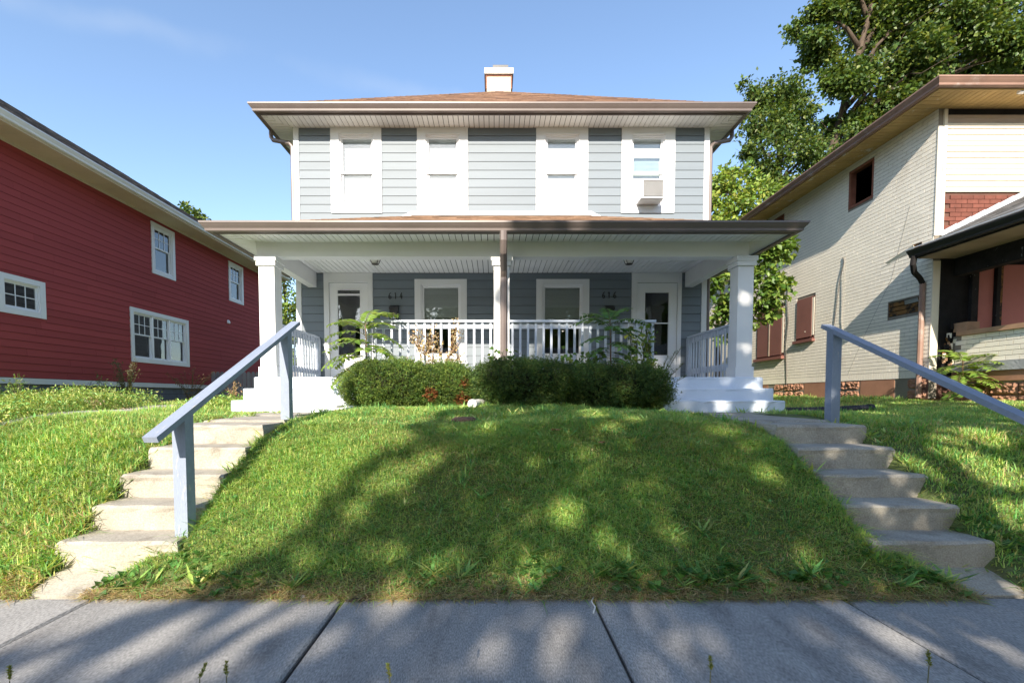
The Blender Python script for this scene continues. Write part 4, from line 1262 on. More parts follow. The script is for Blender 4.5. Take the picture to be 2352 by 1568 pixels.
me = MB().box(0.004, 0.201, -0.02, -0.002, 0.004, 0.073).mesh('brick')
for rw in range(15):
    z_ = 3.80 + rw * 0.0765
    for k in range(13):
        x = BX + 0.145 + k * 0.205 + (0.1025 if rw % 2 else 0)
        put('brick', me, 'red_brick', old, (x, BY - 0.0, z_)) if z_ > 3.95 + (x - 7.6) * 0.487 - 0.25 and z_ < 4.85 else None
q = MB(); TO.box(q, BX + 0.13, 14.8, 0.0, 0.03, 1.55, 3.78); q.build('charred_wall', 'charred', old)
for a, b, zb, zt in ((8.77, 9.07, 2.14, 3.62), (9.21, 10.3, 2.14, 3.62)):
    q = MB(); TO.box(q, a, b, 0.031, 0.045, zb, zt); q.build('pink_panel', 'pink_board', old)
q = MB(); TO.box(q, 8.64, 8.76, 0.031, 0.09, 1.9, 3.72); q.build('charred_stud', 'charred_patchy', old)
q = MB(); TO.box(q, 9.08, 9.145, 0.031, 0.10, 1.9, 3.72); q.build('charred_stud', 'charred_patchy', old)
q = MB(); TO.box(q, 9.147, 9.205, 0.031, 0.08, 2.1, 3.72); q.build('charred_stud', 'burnt_wood', old)
# porch of the derelict house
KX = 8.36
q = MB(); q.box(KX + 0.04, 14.6, 5.2, BY - 0.05, 1.45, 1.55); q.build('porch_floor', 'weathered_board', old)
q = MB(); q.box(KX + 0.012, KX + 0.16, 5.2, BY - 0.055, 1.83, 2.32); q.build('knee_wall', 'cream_joint', old)
kb, kh = 0.205, 0.0815
me = MB().box(-0.012, 0.0, 0.004, kb - 0.004, 0.004, kh - 0.004).mesh('brick')
for rw in range(6):
    for k in range(15):
        y = 5.22 + k * kb + (kb / 2 if rw % 2 else 0)
        if y + kb < BY - 0.05: put('brick', me, 'cream_brick', old, (KX + 0.011, y, 1.831 + rw * kh))
q = MB(); q.box(KX - 0.05, KX + 0.21, 5.2, BY - 0.16, 2.322, 2.40); q.build('knee_wall_sill', 'tan_sill', old)
q = MB(); q.box(KX - 0.035, KX + 0.16, 5.2, BY - 0.055, 1.675, 1.828); q.build('band_board', 'grey_band', old)
q = MB(); q.box(KX + 0.0, KX + 0.16, 5.2, BY - 0.055, 1.50, 1.672); q.build('rim_beam', 'foundation_smooth', old)
q = MB(); q.box(KX + 0.06, KX + 0.3, 5.2, BY - 0.05, 0.9, 1.5); q.build('foundation', 'foundation_smooth', old)
y = 5.22
while y < BY - 0.5:
    for rw in range(2): put('foundation_block', rocks[rr.randrange(5)], 'foundation_tan', old, (KX + 0.03, y, 1.06 + rw * 0.21))
    y += 0.415
q = MB(); q.box(KX + 0.0, KX + 0.22, BY - 0.30, BY - 0.06, 2.402, 2.56); q.build('broken_pier', 'tan_sill', old)
def pr(x): return 3.88 + 0.487 * (x - 7.60)
q = MB(); q.prism([(7.62, 4.9, pr(7.62)), (11.2, 4.9, pr(11.2)), (11.2, 4.9, pr(11.2) - 0.06), (7.62, 4.9, pr(7.62) - 0.06)], (0, BY - 4.93, 0)); proof2 = q.build('porch_roof', 'sheathing', old)
GREY = [(0.19, 0.185, 0.18), (0.14, 0.135, 0.13), (0.25, 0.245, 0.24), (0.11, 0.105, 0.10)]
shingles(proof2, [((7.60, 4.88, pr(7.60) + 0.004), (7.60, BY - 0.03, pr(7.60) + 0.004), (11.2, BY - 0.03, pr(11.2) + 0.004), (11.2, 4.88, pr(11.2) + 0.004))], GREY, course=0.13, tab=0.16)
for k in range(12):                                         # stepped flashing
    x = 8.10 + k * 0.25
    q = MB(); q.prism([(x, BY - 0.034, pr(x) + 0.012), (x + 0.26, BY - 0.034, pr(x + 0.26) + 0.012), (x + 0.26, BY - 0.034, pr(x + 0.26) + 0.115), (x, BY - 0.034, pr(x) + 0.10)], (0, -0.01 - 0.002 * (k % 2), 0)); q.build('flashing', 'grey_flashing', old)
q = MB(); q.box(7.66, KX + 0.0, 4.9, BY - 0.03, 3.735, 3.755); q.build('soffit', 'weathered_board', old)
q = MB(); q.box(KX + 0.002, KX + 0.17, 4.9, BY - 0.035, 3.42, 3.76); q.build('porch_beam', 'charred_patchy', old)
q = MB(); q.box(KX + 0.2, 11.0, 4.9, BY - 0.035, 3.74, 3.77); q.build('ceiling', 'charred', old)
q = MB(); q.box(7.625, 7.66, 4.9, BY - 0.03, 3.73, pr(7.64)-0.07); q.build('fascia', 'charred_patchy', old)
q = MB(); q.prism([(7.624 - o, 4.88, 3.875 + z_) for o, z_ in GUT], (0, BY - 4.88, 0)); q.build('gutter', 'black_metal', old)
q = MB(); q.tube([(7.56, BY - 0.10, 3.76), (7.56, BY - 0.08, 3.62), (7.66, BY + 0.0, 3.50), (7.86, BY + 0.10, 3.42), (7.935, BY + 0.12, 3.33)], 0.045, 8); q.build('downspout', 'charred_patchy', old)
q = MB(); q.tube([(7.935, BY + 0.12, 3.33), (7.935, BY + 0.12, 2.4), (7.935, BY + 0.12, 1.22)], 0.045, 8); q.build('downspout', 'brown_faded', old)
q = MB(); q.prism([(7.50 - o, 4.88, 3.884 + z_) for o, z_ in ((0.0, 0), (0.016, 0), (0.016, 0.014), (0.0, 0.014))], (0, BY - 4.88, 0)); q.build('drip_edge', 'grey_flashing', old)
rp = random.Random(12)                                      # peeled, scorched scraps at the porch corner
for k in range(26):
    x = rp.uniform(8.13, 8.40); z_ = rp.uniform(1.75, 2.55); w_, h_ = rp.uniform(0.02, 0.07), rp.uniform(0.03, 0.13); yy = BY - rp.uniform(0.035, 0.10)
    q = MB(); q.prism([(x, yy, z_), (x + w_, yy - rp.uniform(0, .03), z_ + rp.uniform(-.02, .02)), (x + w_ * rp.uniform(.5, 1), yy - rp.uniform(0, .04), z_ + h_), (x + rp.uniform(-.02, .01), yy, z_ + h_ * 0.9)], (0, 0.006, 0)); q.build('peeled_scrap', rp.choice(('vinyl_cream', 'vinyl_cream', 'burnt_wood', 'charred', 'tan_sill')), old)
q = MB(); q.box(KX + 0.0, KX + 0.3, 5.25, 5.55, 1.55, 3.42); q.build('porch_pier', 'cream_brick', old)
# upper eave
U0, U1, UF = 7.48, 15.6, 7.87
soffit(old, 'soffit_plank', 'yellow_soffit', U0, U1, UF, BYE, BX, 15.1, BY, BZ1, 0.105, left_to=BYE, right_to=None)
q = MB(); q.box(U0, U1, UF, BYE + 0.5, BZ1 + 0.02, BZ1 + 0.05); q.build('soffit_backing', 'sheathing', old)
q = MB(); q.box(U0 - 0.02, U1, UF - 0.02, UF, BZ1 - 0.03, BZ1 + 0.11); q.box(U0 - 0.02, U0, UF, BYE + 0.5, BZ1 - 0.03, BZ1 + 0.11); q.build('fascia', 'yellow_soffit', old)
gutter_loop(U0 - 0.021, U1, UF - 0.022, BYE + 0.5, BZ1 + 0.125, 1.05, right=False).build('gutter', 'brown_faded', old)
mb = MB()
x0_, x1_, y0_, y1_, zz_ = U0 - 0.06, 15.7, UF - 0.06, BYE + 0.6, BZ1 + 0.13
hw = (x1_ - x0_) / 2
mb.v = [(x0_, y0_, zz_), (x1_, y0_, zz_), (x1_, y1_, zz_), (x0_, y1_, zz_), ((x0_ + x1_) / 2, y0_ + hw, zz_ + 0.5 * hw), ((x0_ + x1_) / 2, y1_ - hw, zz_ + 0.5 * hw)]
mb.f = [(0, 1, 4), (1, 2, 5, 4), (2, 3, 5), (3, 0, 4, 5), (3, 2, 1, 0)]
r2 = mb.build('roof', 'sheathing', old)
shingles(r2, [(mb.v[0], mb.v[1], mb.v[4], mb.v[4]), (mb.v[3], mb.v[0], mb.v[4], mb.v[5])], GREY, course=0.14)
q = MB(); q.box(8.85, 8.95, UF - 0.0, UF + 0.06, BZ1 - 0.05, BZ1 - 0.002); q.build('eave_lamp_socket', 'vinyl_white', old)

# ================================================================== vegetation
def unit(v): return v / np.maximum(np.linalg.norm(v, axis=1, keepdims=True), 1e-9)
def leaf_arrays(P, size, width, axis_dir, nrm, col, fold=0.25):
    """folded rhombic leaves: P base points, axis_dir unit, nrm approximate normal"""
    d = unit(axis_dir)
    s = unit(np.cross(d, nrm)); n = np.cross(s, d)
    L = np.asarray(size)[:, None]; Wd = np.asarray(width)[:, None]
    mid = P + d * L * 0.45
    V = np.stack([P, mid + s * Wd * 0.5 + n * Wd * fold, P + d * L, mid - s * Wd * 0.5 + n * Wd * fold], 1).reshape(-1, 3)
    i = np.arange(len(P)) * 4
    Fc = np.concatenate([np.stack([i, i + 1, i + 2], 1), np.stack([i, i + 2, i + 3], 1)], 0)
    C = np.concatenate([col, col], 0)
    return V, Fc, C
def palette(n, cols, spread=0.22, r=rng):
    c = np.array(cols)[r.integers(len(cols), size=n)]
    return np.clip(c * r.uniform(1 - spread, 1 + spread, (n, 1)) * r.uniform(0.92, 1.08, (n, 3)), 0.002, 1)
class Field:
    """collects leaf arrays into one mesh"""
    def __init__(s): s.V, s.F, s.C, s.n = [], [], [], 0
    def add(s, V, Fc, C):
        s.V.append(V); s.F.append(Fc + s.n); s.C.append(C); s.n += len(V)
    def build(s, name, mat, parent=None):
        return put(name, nmesh(name, np.vstack(s.V), np.vstack(s.F), np.vstack(s.C)), mat, parent)

# ---------------------------------------------------------------- trees
def clump_leaves(F, centre, rad, n, size, cols, r, droop=0.3, aspect=0.62):
    c = np.array(centre)
    k = 7
    sub = r.normal(size=(k, 3)) * 0.46
    si = r.integers(k, size=n)
    d0 = r.normal(size=(n, 3))
    rel = sub[si] + d0 * 0.27 * r.uniform(0.6, 1.3, (k, 1))[si]
    d = unit(d0 + sub[si])
    P = c + rel * np.array(rad)
    ax = unit(d * 0.7 + r.normal(size=(n, 3)) * 0.7 + np.array([0, 0, -droop]))
    nr = unit(r.normal(size=(n, 3)) * 0.6 + np.array([0, 0, 0.8]) + d * 0.5)
    sz = size * r.uniform(0.6, 1.25, n)
    F.add(*leaf_arrays(P, sz, sz * aspect, ax, nr, palette(n, cols, r=r)))
def make_tree(name, label, cat, base, fork_h, rad, clumps, leaf, cols, seed, group=None, aspect=0.62, lean=(0, 0)):
    """clumps: (centre, radius (3), number of leaves)"""
    r = np.random.default_rng(seed)
    base = Vector(base)
    t = thing(name, label, cat, base, group)
    fork = base + Vector((lean[0], lean[1], fork_h))
    topz = max(c[0][2] for c in clumps)
    cx = float(np.mean([c[0][0] for c in clumps])); cy = float(np.mean([c[0][1] for c in clumps]))
    top = Vector((fork.x + (cx - fork.x) * 0.6, fork.y + (cy - fork.y) * 0.6, topz - 0.3))
    pts = [base - Vector((0, 0, 0.15)), base + (fork - base) * 0.5 + Vector((0.06, 0.04, 0)), fork, fork + (top - fork) * 0.5 + Vector((r.uniform(-.2, .2), r.uniform(-.2, .2), 0)), top]
    q = MB(); q.tube(pts, [rad * 1.25, rad, rad * 0.85, rad * 0.45, rad * 0.1], 9); q.build('trunk', 'bark', t, smooth=True)
    q = MB()
    F = Field()
    for c, rd, n in clumps:
        c = Vector(c)
        zz = min(max(c.z - (rd[2] + (c - fork).xy.length * 0.5), base.z + fork_h * 0.8), top.z - 0.2)
        if zz <= fork.z: p0 = base + (fork - base) * ((zz - base.z) / max(fork_h, 0.1))
        else: p0 = fork + (top - fork) * ((zz - fork.z) / max(top.z - fork.z, 0.1))
        m_ = p0 + (c - p0) * 0.5 + Vector((r.uniform(-.15, .15), r.uniform(-.15, .15), 0.12 * (c - p0).length))
        rb = rad * 0.32
        q.tube([p0, m_, c], [rb, rb * 0.6, rb * 0.18], 6)
        for _ in range(5):
            e = c + Vector([r.normal() * rd[0] * 0.6, r.normal() * rd[1] * 0.6, r.normal() * rd[2] * 0.55])
            q.tube([m_ + (c - m_) * r.uniform(0.2, 1), (m_ + e) / 2 + Vector((0, 0, 0.05)), e], [rb * 0.25, rb * 0.16, rb * 0.05], 4)
        clump_leaves(F, c, rd, n, leaf, cols, r, aspect=aspect)
    q.build('branches', 'bark', t, smooth=True)
    F.build('crown', 'leaf', t)
    return t
MAPLE = [(0.080, 0.134, 0.028), (0.107, 0.160, 0.032), (0.059, 0.107, 0.026), (0.140, 0.176, 0.037), (0.049, 0.091, 0.023)]
LIME = [(0.162, 0.257, 0.041), (0.216, 0.297, 0.054), (0.121, 0.203, 0.038), (0.270, 0.311, 0.054)]
GREEN = [(0.112, 0.196, 0.035), (0.154, 0.238, 0.042), (0.077, 0.154, 0.028), (0.196, 0.266, 0.049)]
def clumps_from_px(spots, r):
    """spots: (px, py, depth, radius in metres, leaves): a clump where the line of sight reaches that depth"""
    out = []
    for px, py, Y, rm, n in spots:
        p = atY(px, py, Y)
        out.append((tuple(p), (rm, rm * 0.9, rm * 0.75), n))
    return out
r_ = np.random.default_rng(31)
big = []
for px, py, Y, rm in [(1860, 40, 23, 1.3), (1850, 120, 22.5, 1.2), (1900, 190, 22, 1.4), (1960, 60, 24, 1.7), (2000, 170, 22, 1.7), (2060, 40, 23, 1.8), (2090, 150, 21.5, 1.6),
                      (2140, 60, 22.5, 1.9), (2200, 120, 23, 1.7), (2250, 30, 24, 1.8), (2310, 110, 23, 1.8), (2380, 60, 24, 2.0), (1930, 280, 23, 1.3), (2020, 260, 23, 1.5), (2120, 215, 24, 1.5),
                      (2240, 190, 25, 1.6), (2350, 180, 25, 1.6), (1990, -60, 24, 1.9), (2110, -70, 24, 2.0), (2230, -80, 24, 2.0), (2350, -70, 24, 2.0), (1900, -40, 23.5, 1.5), (1870, 300, 23.5, 1.0), (2060, 330, 24, 1.3), (1985, 360, 24, 1.2), (2450, 40, 24, 2.2), (2420, 150, 24.5, 1.9)]:
    big.append((px + (45 if px < 1950 else 20), py, Y, rm * (0.72 if px < 1950 else 0.85), int(1650 * rm ** 1.6)))
make_tree('maple_tree', 'tall spreading maple tree rising behind the derelict house', 'tree', (15.5, 23.5, 1.1), 5.5, 0.42, clumps_from_px(big, r_), 0.20, MAPLE, 3, 'background trees', aspect=0.8)
mid = []
for px, py, Y, rm in [(1765, 215, 19, 0.95), (1735, 285, 18.5, 0.85), (1800, 290, 19, 1.0), (1765, 350, 18.5, 0.85), (1840, 355, 19.5, 0.9), (1730, 225, 19, 0.6), (1715, 345, 18.5, 0.45), (1800, 415, 19, 0.8), (1850, 270, 19.5, 0.9), (1870, 400, 20, 0.8), (1815, 220, 19.5, 0.8), (1900, 340, 20, 0.8), (1775, 440, 19, 0.6), (1850, 430, 20, 0.7)]:
    mid.append((px, py, Y, rm * 0.9, int(1700 * rm ** 1.6)))
make_tree('tree', 'dark-limbed tree with drooping outer twigs between duplex and derelict house', 'tree', (12.3, 20.5, 1.1), 4.0, 0.26, clumps_from_px(mid, r_), 0.155, MAPLE, 4, 'background trees')
lo = []
for px, py, Y, rm in [(1650, 470, 14.5, 0.5), (1680, 430, 14.5, 0.5), (1700, 480, 14.2, 0.55), (1735, 420, 14.8, 0.4), (1720, 455, 14.5, 0.5), (1660, 510, 14.2, 0.55), (1745, 490, 14, 0.4), (1690, 395, 14.8, 0.33), (1645, 430, 15, 0.4), (1730, 520, 14, 0.5), (1780, 500, 13.6, 0.2)]:
    lo.append((px, py, Y, rm, int(1250 * rm ** 1.4)))
make_tree('sapling_tree', 'bright lime-green young tree rising behind the duplex eave', 'tree', (7.1, 14.6, 1.1), 2.2, 0.09, clumps_from_px(lo, r_), 0.15, LIME, 5, 'background trees')
lo = []
for px, py, Y, rm in [(1655, 570, 11.6, 0.42), (1700, 560, 11.4, 0.42), (1755, 575, 11.2, 0.45), (1795, 580, 11.0, 0.28), (1660, 640, 11.8, 0.45), (1720, 640, 11.4, 0.5), (1770, 640, 11.1, 0.42), (1800, 655, 10.9, 0.22), (1655, 710, 11.8, 0.4), (1715, 710, 11.5, 0.45), (1760, 690, 11.2, 0.4), (1775, 720, 11.2, 0.2), (1815, 560, 11, 0.12), (1670, 760, 12, 0.35)]:
    lo.append((px, py, Y, rm, int(900 * rm ** 1.3)))
make_tree('bushy_tree', 'leafy green mulberry-like tree in the gap beside the right porch column', 'tree', (6.3, 11.6, 1.1), 1.2, 0.07, clumps_from_px(lo, r_), 0.15, GREEN, 6, 'background trees', aspect=0.7)
far = []
for px, py, Y, rm in [(650, 650, 30, 1.1), (640, 700, 30, 1.2), (670, 720, 30, 1.1), (690, 760, 30, 1.2), (655, 780, 30, 1.4), (620, 640, 31, 1.2), (600, 720, 31, 1.5), (670, 820, 30, 1.4), (655, 600, 30.5, 0.5)]:
    far.append((px, py, Y, rm, int(420 * rm ** 1.6)))
make_tree('tree', 'sparse yellow-green tree seen between left porch column and duplex wall', 'tree', (-13.8, 30.5, 1.1), 2.5, 0.2, clumps_from_px(far, r_), 0.26, LIME + MAPLE, 8, 'background trees')
far = []
for px, py, Y, rm in [(428, 478, 30, 0.35), (440, 498, 30, 0.6), (462, 500, 30, 0.4), (425, 540, 30, 1.0), (450, 550, 30, 1.2), (400, 560, 31, 1.2)]:
    far.append((px, py, Y, rm, int(500 * rm ** 1.5)))
make_tree('tree', 'treetop just peeking above the red house eave', 'tree', (-20.0, 30.5, 1.1), 5.5, 0.22, clumps_from_px(far, r_), 0.24, MAPLE, 9, 'background trees')
# row of tall shrubs closing the view behind the houses
for k, (x, y, rm) in enumerate([(-8.2, 33, 1.6), (-5.5, 34, 1.7), (5.6, 27, 1.3), (7.6, 28, 1.5), (-11, 35, 1.8)]):
    zc = 1.1 + rm * 0.9
    cl = [((x + dx, y + dy, zc + dz), (rm * 0.7, rm * 0.6, rm * 0.6), 700) for dx, dy, dz in ((0, 0, 0.4), (-0.7, 0.2, -0.2), (0.7, -0.1, -0.1), (0, 0.3, 1.1))]
    make_tree('backyard_bush', ['back-yard bush glimpsed low behind the left railing', 'back-yard bush behind the duplex', 'back-yard bush glimpsed through the right side railing', 'back-yard bush in the gap before the derelict house', 'back-yard bush behind the red house corner'][k], 'bush', (x, y, 1.1), 0.6, 0.08, cl, 0.2, GREEN, 60 + k, 'back-yard bushes')

# ---- street trees across the road (behind the viewpoint): unseen crowns shaped so their shade falls on lawn, sidewalk and right porch half
def ab(p): return np.array([p[0] - SUN_A * p[1], p[2] + SUN_B * p[1]])
HOLES = []  # crown gaps placed so sun patches land on chosen spots
for px, py, ra in [(330, 1500, .13), (420, 1440, .12), (590, 1470, .10), (520, 1530, .12), (250, 1420, .16), (120, 1440, .18), (90, 1540, .10), (760, 1480, .09), (1290, 1450, .10), (1270, 1520, .09), (1230, 1410, .06), (1340, 1550, .07), (1660, 1490, .07), (1620, 1450, .05), (2100, 1480, .09),
                   (2300, 1500, .1), (2090, 1430, .05), (700, 1100, .30), (800, 1030, .34), (905, 1100, .20), (640, 1180, .28), (570, 1260, .14), (820, 1170, .12), (980, 1060, .16), (1290, 1170, .13), (1200, 1330, .10), (1230, 1290, .07), (1760, 1085, .12), (1640, 990, .09), (1370, 955, .16),
                   (1500, 945, .14), (1700, 940, .14), (1830, 945, .10), (1850, 1280, .09), (1880, 1060, .08), (1960, 1040, .10), (2010, 1110, .09), (2080, 1060, .12), (2180, 1030, .22), (2280, 1080, .25), (2120, 1150, .10), (1990, 1240, .08), (2330, 1180, .2), (2240, 1000, .2), (1120, 985, .12)]:
    p = ground_hit(px, py)
    c = ab(p)
    HOLES.append((c[0], c[1], ra))
for px, py, Y, ra in [(1712, 690, 7.35, .10), (1715, 800, 7.35, .10), (1712, 740, 7.35, .05), (1660, 930, 6.56, .13), (1740, 880, 7.16, .10), (1560, 830, 9.45, .12), (1750, 920, 6.56, .08), (1330, 520, 6.9, .12), (1230, 500, 8.0, .3), (1400, 503, 8.0, .25), (1420, 790, 9.4, .06), (1500, 850, 9.4, .14)]:
    c = ab(atY(px, py, Y)); HOLES.append((c[0], c[1], ra))
_rh = np.random.default_rng(17)
for _ in range(480):                       # random gaps punched into the crowns to throw flecks of light
    HOLES.append((_rh.uniform(-3.0, 7.5), _rh.uniform(0.3, 7.9), abs(_rh.normal()) * 0.05 + 0.02))
HOLES = np.array(HOLES)
def shade_mask(a, b):
    left = np.interp(b, [0.5, 1.5, 2.2, 3.0, 3.8, 5.0, 7.6], [-2.9, -2.6, -2.2, -1.75, -1.6, -1.32, -1.15])
    left = left + 0.16 * np.sin(b * 4.3 + 1) + 0.10 * np.sin(b * 9.1)
    top = np.interp(a, [-2, -1, 0.5, 2.0, 4.0, 5.2, 6.5, 9], [7.7, 8.05, 8.1, 8.2, 8.1, 7.6, 5.6, 4.8]) + 0.12 * np.sin(a * 5)
    m = (a > left) & (b > 0.2) & (b < top)
    right = np.interp(b, [0.2, 3, 5, 7.8], [7.6, 6.9, 6.2, 5.6])
    m &= a < right
    for ca, cb, ra in HOLES:
        m &= ((a - ca) ** 2 + (b - cb) ** 2) > ra * ra
    return m
def shade_tree(label, a0, a1, yc, n, seed, trunk_x, extra):
    r = np.random.default_rng(seed)
    t = thing('street_tree', label, 'tree', (trunk_x, yc, hz(trunk_x, yc)), 'street trees across the road')
    a = r.uniform(a0, a1, n); b = r.uniform(0.2 if yc < -6 else 0.9, 8.3, n)
    k = shade_mask(a, b)
    a, b = a[k], b[k]
    n = len(a)
    Y = yc + r.normal(size=n) * (1.6 if yc < -6 else 0.9)
    Y = np.minimum(Y, -0.7 - 0.4 * r.random(n))
    P = np.stack([a + SUN_A * Y, Y, b - SUN_B * Y], 1)
    d = unit(r.normal(size=(n, 3)))
    sz = 0.17 * r.uniform(0.7, 1.25, n)
    nr = unit(np.array([-SUN_A, -1, SUN_B]) * 0.8 + r.normal(size=(n, 3)) * 0.6)
    F = Field(); F.add(*leaf_arrays(P - d * sz[:, None] * 0.5, sz, sz * 0.75, d, nr, palette(n, MAPLE, r=r)))
    F.build('crown', 'leaf', t)
    z0 = hz(trunk_x, yc); zc = float(np.median(P[:, 2]))
    q = MB(); q.tube([(trunk_x, yc, z0 - 0.2), (trunk_x + 0.1, yc, z0 + 2.5), (trunk_x, yc, zc - 1.5), (trunk_x - 0.1, yc, zc + 1.5)], [0.34, 0.27, 0.2, 0.05], 10); q.build('trunk', 'bark', t, smooth=True)
    q = MB()
    for i in r.integers(0, n, 26):
        e = Vector(P[i]); s_ = Vector((trunk_x, yc, max(z0 + 3.0, min(e.z - 1.0, zc + 1.0))))
        q.tube([s_, (s_ + e) / 2 + Vector((0, 0, 0.25)), e], [0.07, 0.045, 0.01], 5)
    q.build('branches', 'bark', t, smooth=True)
shade_tree('large street tree across the road shading the lawn', -3.2, 3.2, -10.4, 23000, 21, -1.2, None)
shade_tree('near street tree behind the viewpoint shading the right steps', 1.6, 7.8, -2.8, 21000, 22, 3.9, None)  # unseen; set this close so its crown also cuts the sky fill

# ---- unseen trees added across the road to block low sky light
AC = ['added round tree across the road blocking sky light, %s' % s for s in ('far left', 'left', 'left of centre', 'behind the viewpoint', 'right of centre', 'right', 'far right', 'at the right corner')]
rq = random.Random(9)
for k, (x, y, hgt) in enumerate([(-30, -17, 15), (-21, -19, 13.5), (-12, -21, 9.5), (-3.5, -22, 9.5), (5, -21.5, 9.5), (14, -20, 13), (22, -18, 15), (32, -17, 15)]):
    cl = []
    for q_ in range(9):
        a_ = q_ * 2.4; rd = 0.30 * hgt * (0.35 + 0.65 * rq.random())
        zc = 1.6 + (hgt - 3.0) * (0.15 + 0.75 * (q_ / 8.0))
        cl.append(((x + math.cos(a_) * rd, y + math.sin(a_) * rd * 0.8, zc), (hgt * 0.22, hgt * 0.2, hgt * 0.16), 900))
    make_tree('occluder_tree', AC[k], 'tree', (x, y, 0.0), 2.0, 0.28, cl, 0.42, MAPLE, 300 + k, 'added sky-blocking trees across the road')

# ---------------------------------------------------------------- yew hedges
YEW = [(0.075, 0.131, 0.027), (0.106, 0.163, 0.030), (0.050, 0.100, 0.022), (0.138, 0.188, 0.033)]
YEW_SHADE = [(0.056, 0.105, 0.028), (0.077, 0.133, 0.031), (0.039, 0.081, 0.022), (0.112, 0.154, 0.035)]  # darker set for bushes out of the sun: shade put into the leaf colour
def hedge(label, x0, x1, y0, y1, z1, n, cols, seed, brown=()):
    r = np.random.default_rng(seed)
    xc, yc = (x0 + x1) / 2, (y0 + y1) / 2
    zg = hz(xc, yc)
    t = thing('yew_bush', label, 'bush', (xc, yc, zg), 'clipped yew bushes under the porch railing')
    rx, ry, rzz = (x1 - x0) / 2, (y1 - y0) / 2, (z1 - zg) / 2 + 0.05
    zc = zg + rzz - 0.03
    P = r.uniform(-1, 1, (n * 5, 3))
    ph = r.uniform(0, 6, 6)
    def val(P):
        lump = 0.12 * (np.sin(P[:, 0] * rx * 7 + ph[0]) * np.sin(P[:, 2] * rzz * 9 + ph[1]) + np.sin(P[:, 0] * rx * 13 + ph[2] + P[:, 1] * 5) * 0.6 + np.sin(P[:, 0] * rx * 4 + ph[3]) * 0.8)
        return np.abs(P[:, 0]) ** 3.2 + np.abs(P[:, 1]) ** 3 + np.abs(P[:, 2]) ** 3 + lump * 1.6
    v = val(P)
    keep = (v < 1) & (r.random(len(v)) < np.clip((v - 0.15) * 1.6, 0.06, 1))
    P = P[keep][:n]; n = len(P)
    dirn = unit(np.stack([P[:, 0] ** 3 / rx, P[:, 1] ** 3 / ry, P[:, 2] ** 3 / rzz], 1) + 1e-4)
    W3 = P * np.array([rx, ry, rzz]) + np.array([xc, yc, zc]) + dirn * (r.random((n, 1)) ** 6) * 0.09
    F = Field()
    col = palette(n, cols, 0.3, r)
    patch = np.sin(W3[:, 0] * 6 + ph[4]) * np.sin(W3[:, 2] * 8 + ph[5]) * 0.5 + 0.5
    col = col * (0.75 + 0.5 * patch[:, None])
    for bx, bz, br in brown:
        q = ((W3[:, 0] - bx) ** 2 + (W3[:, 2] - bz) ** 2 < br * br) & (r.random(n) < 0.75)
        col[q] = np.array([0.20, 0.07, 0.025]) * r.uniform(0.6, 1.3, (q.sum(), 1))
    tw = unit(dirn * 1.0 + r.normal(size=(n, 3)) * 0.55 + np.array([0, 0, 0.45]))
    for k in range(6):
        off = r.uniform(-0.035, 0.03, (n, 1)) * tw
        side = unit(np.cross(tw, r.normal(size=(n, 3))))
        ax = unit(tw * r.uniform(0.3, 1.0, (n, 1)) + side * (0.9 if k else 0.1))
        L = r.uniform(0.022, 0.042, n)
        F.add(*leaf_arrays(W3 + off, L, L * 0.26, ax, unit(r.normal(size=(n, 3)) + np.array([0, -0.3, 0.8])), col * r.uniform(0.8, 1.2, (n, 1)), 0.05))
    F.build('foliage', 'needle', t)
    q = MB()
    for k in range(9):
        a = r.uniform(0, 6.28)
        q.tube([(xc + r.uniform(-.6, .6) * rx, yc + 0.1, zg - 0.05), (xc + r.uniform(-.7, .7) * rx, yc + r.uniform(-.3, .3) * ry, zc), (xc + r.uniform(-.85, .85) * rx, yc + r.uniform(-.5, .5) * ry, zc + rzz * 0.7)], [0.022, 0.015, 0.005], 5)
    q.build('stem', 'bark', t)
    # filler blob, near-black so the bush's inner shade is in its colour
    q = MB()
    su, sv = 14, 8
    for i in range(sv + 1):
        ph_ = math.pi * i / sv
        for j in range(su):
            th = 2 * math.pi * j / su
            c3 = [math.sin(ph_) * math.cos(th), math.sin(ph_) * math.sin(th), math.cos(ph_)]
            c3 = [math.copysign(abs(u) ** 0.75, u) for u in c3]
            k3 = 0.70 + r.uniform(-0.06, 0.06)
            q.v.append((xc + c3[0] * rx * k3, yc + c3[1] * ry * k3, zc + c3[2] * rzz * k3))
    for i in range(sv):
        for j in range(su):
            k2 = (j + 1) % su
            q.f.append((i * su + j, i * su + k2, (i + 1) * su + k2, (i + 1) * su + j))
    q.build('shade_core', 'hedge_core', t)
def xat(px, Y): return (px - P_CX) / F_PX * Y
HY0, HY1 = 6.02, 6.98
hedge('sunlit rounded yew bush at the left end of the row', xat(768, 6.2), xat(985, 6.2), HY0, HY1, 1.655, 11000, YEW, 41)
hedge('sunlit yew bush with brown dead patches, second from left', xat(945, 6.25), xat(1090, 6.25), HY0 + 0.08, HY1, 1.615, 8000, YEW, 42, brown=((-0.85, 1.27, 0.09), (-0.42, 1.42, 0.06), (-0.45, 1.20, 0.09)))
hedge('dark shaded yew bush in front of the centre downspout', xat(1068, 6.2), xat(1330, 6.2), HY0 - 0.02, HY1, 1.660, 12000, YEW_SHADE, 43)
hedge('dark shaded yew bush at the right end of the row', xat(1300, 6.2), xat(1548, 6.2), HY0, HY1, 1.610, 12000, YEW_SHADE, 44)

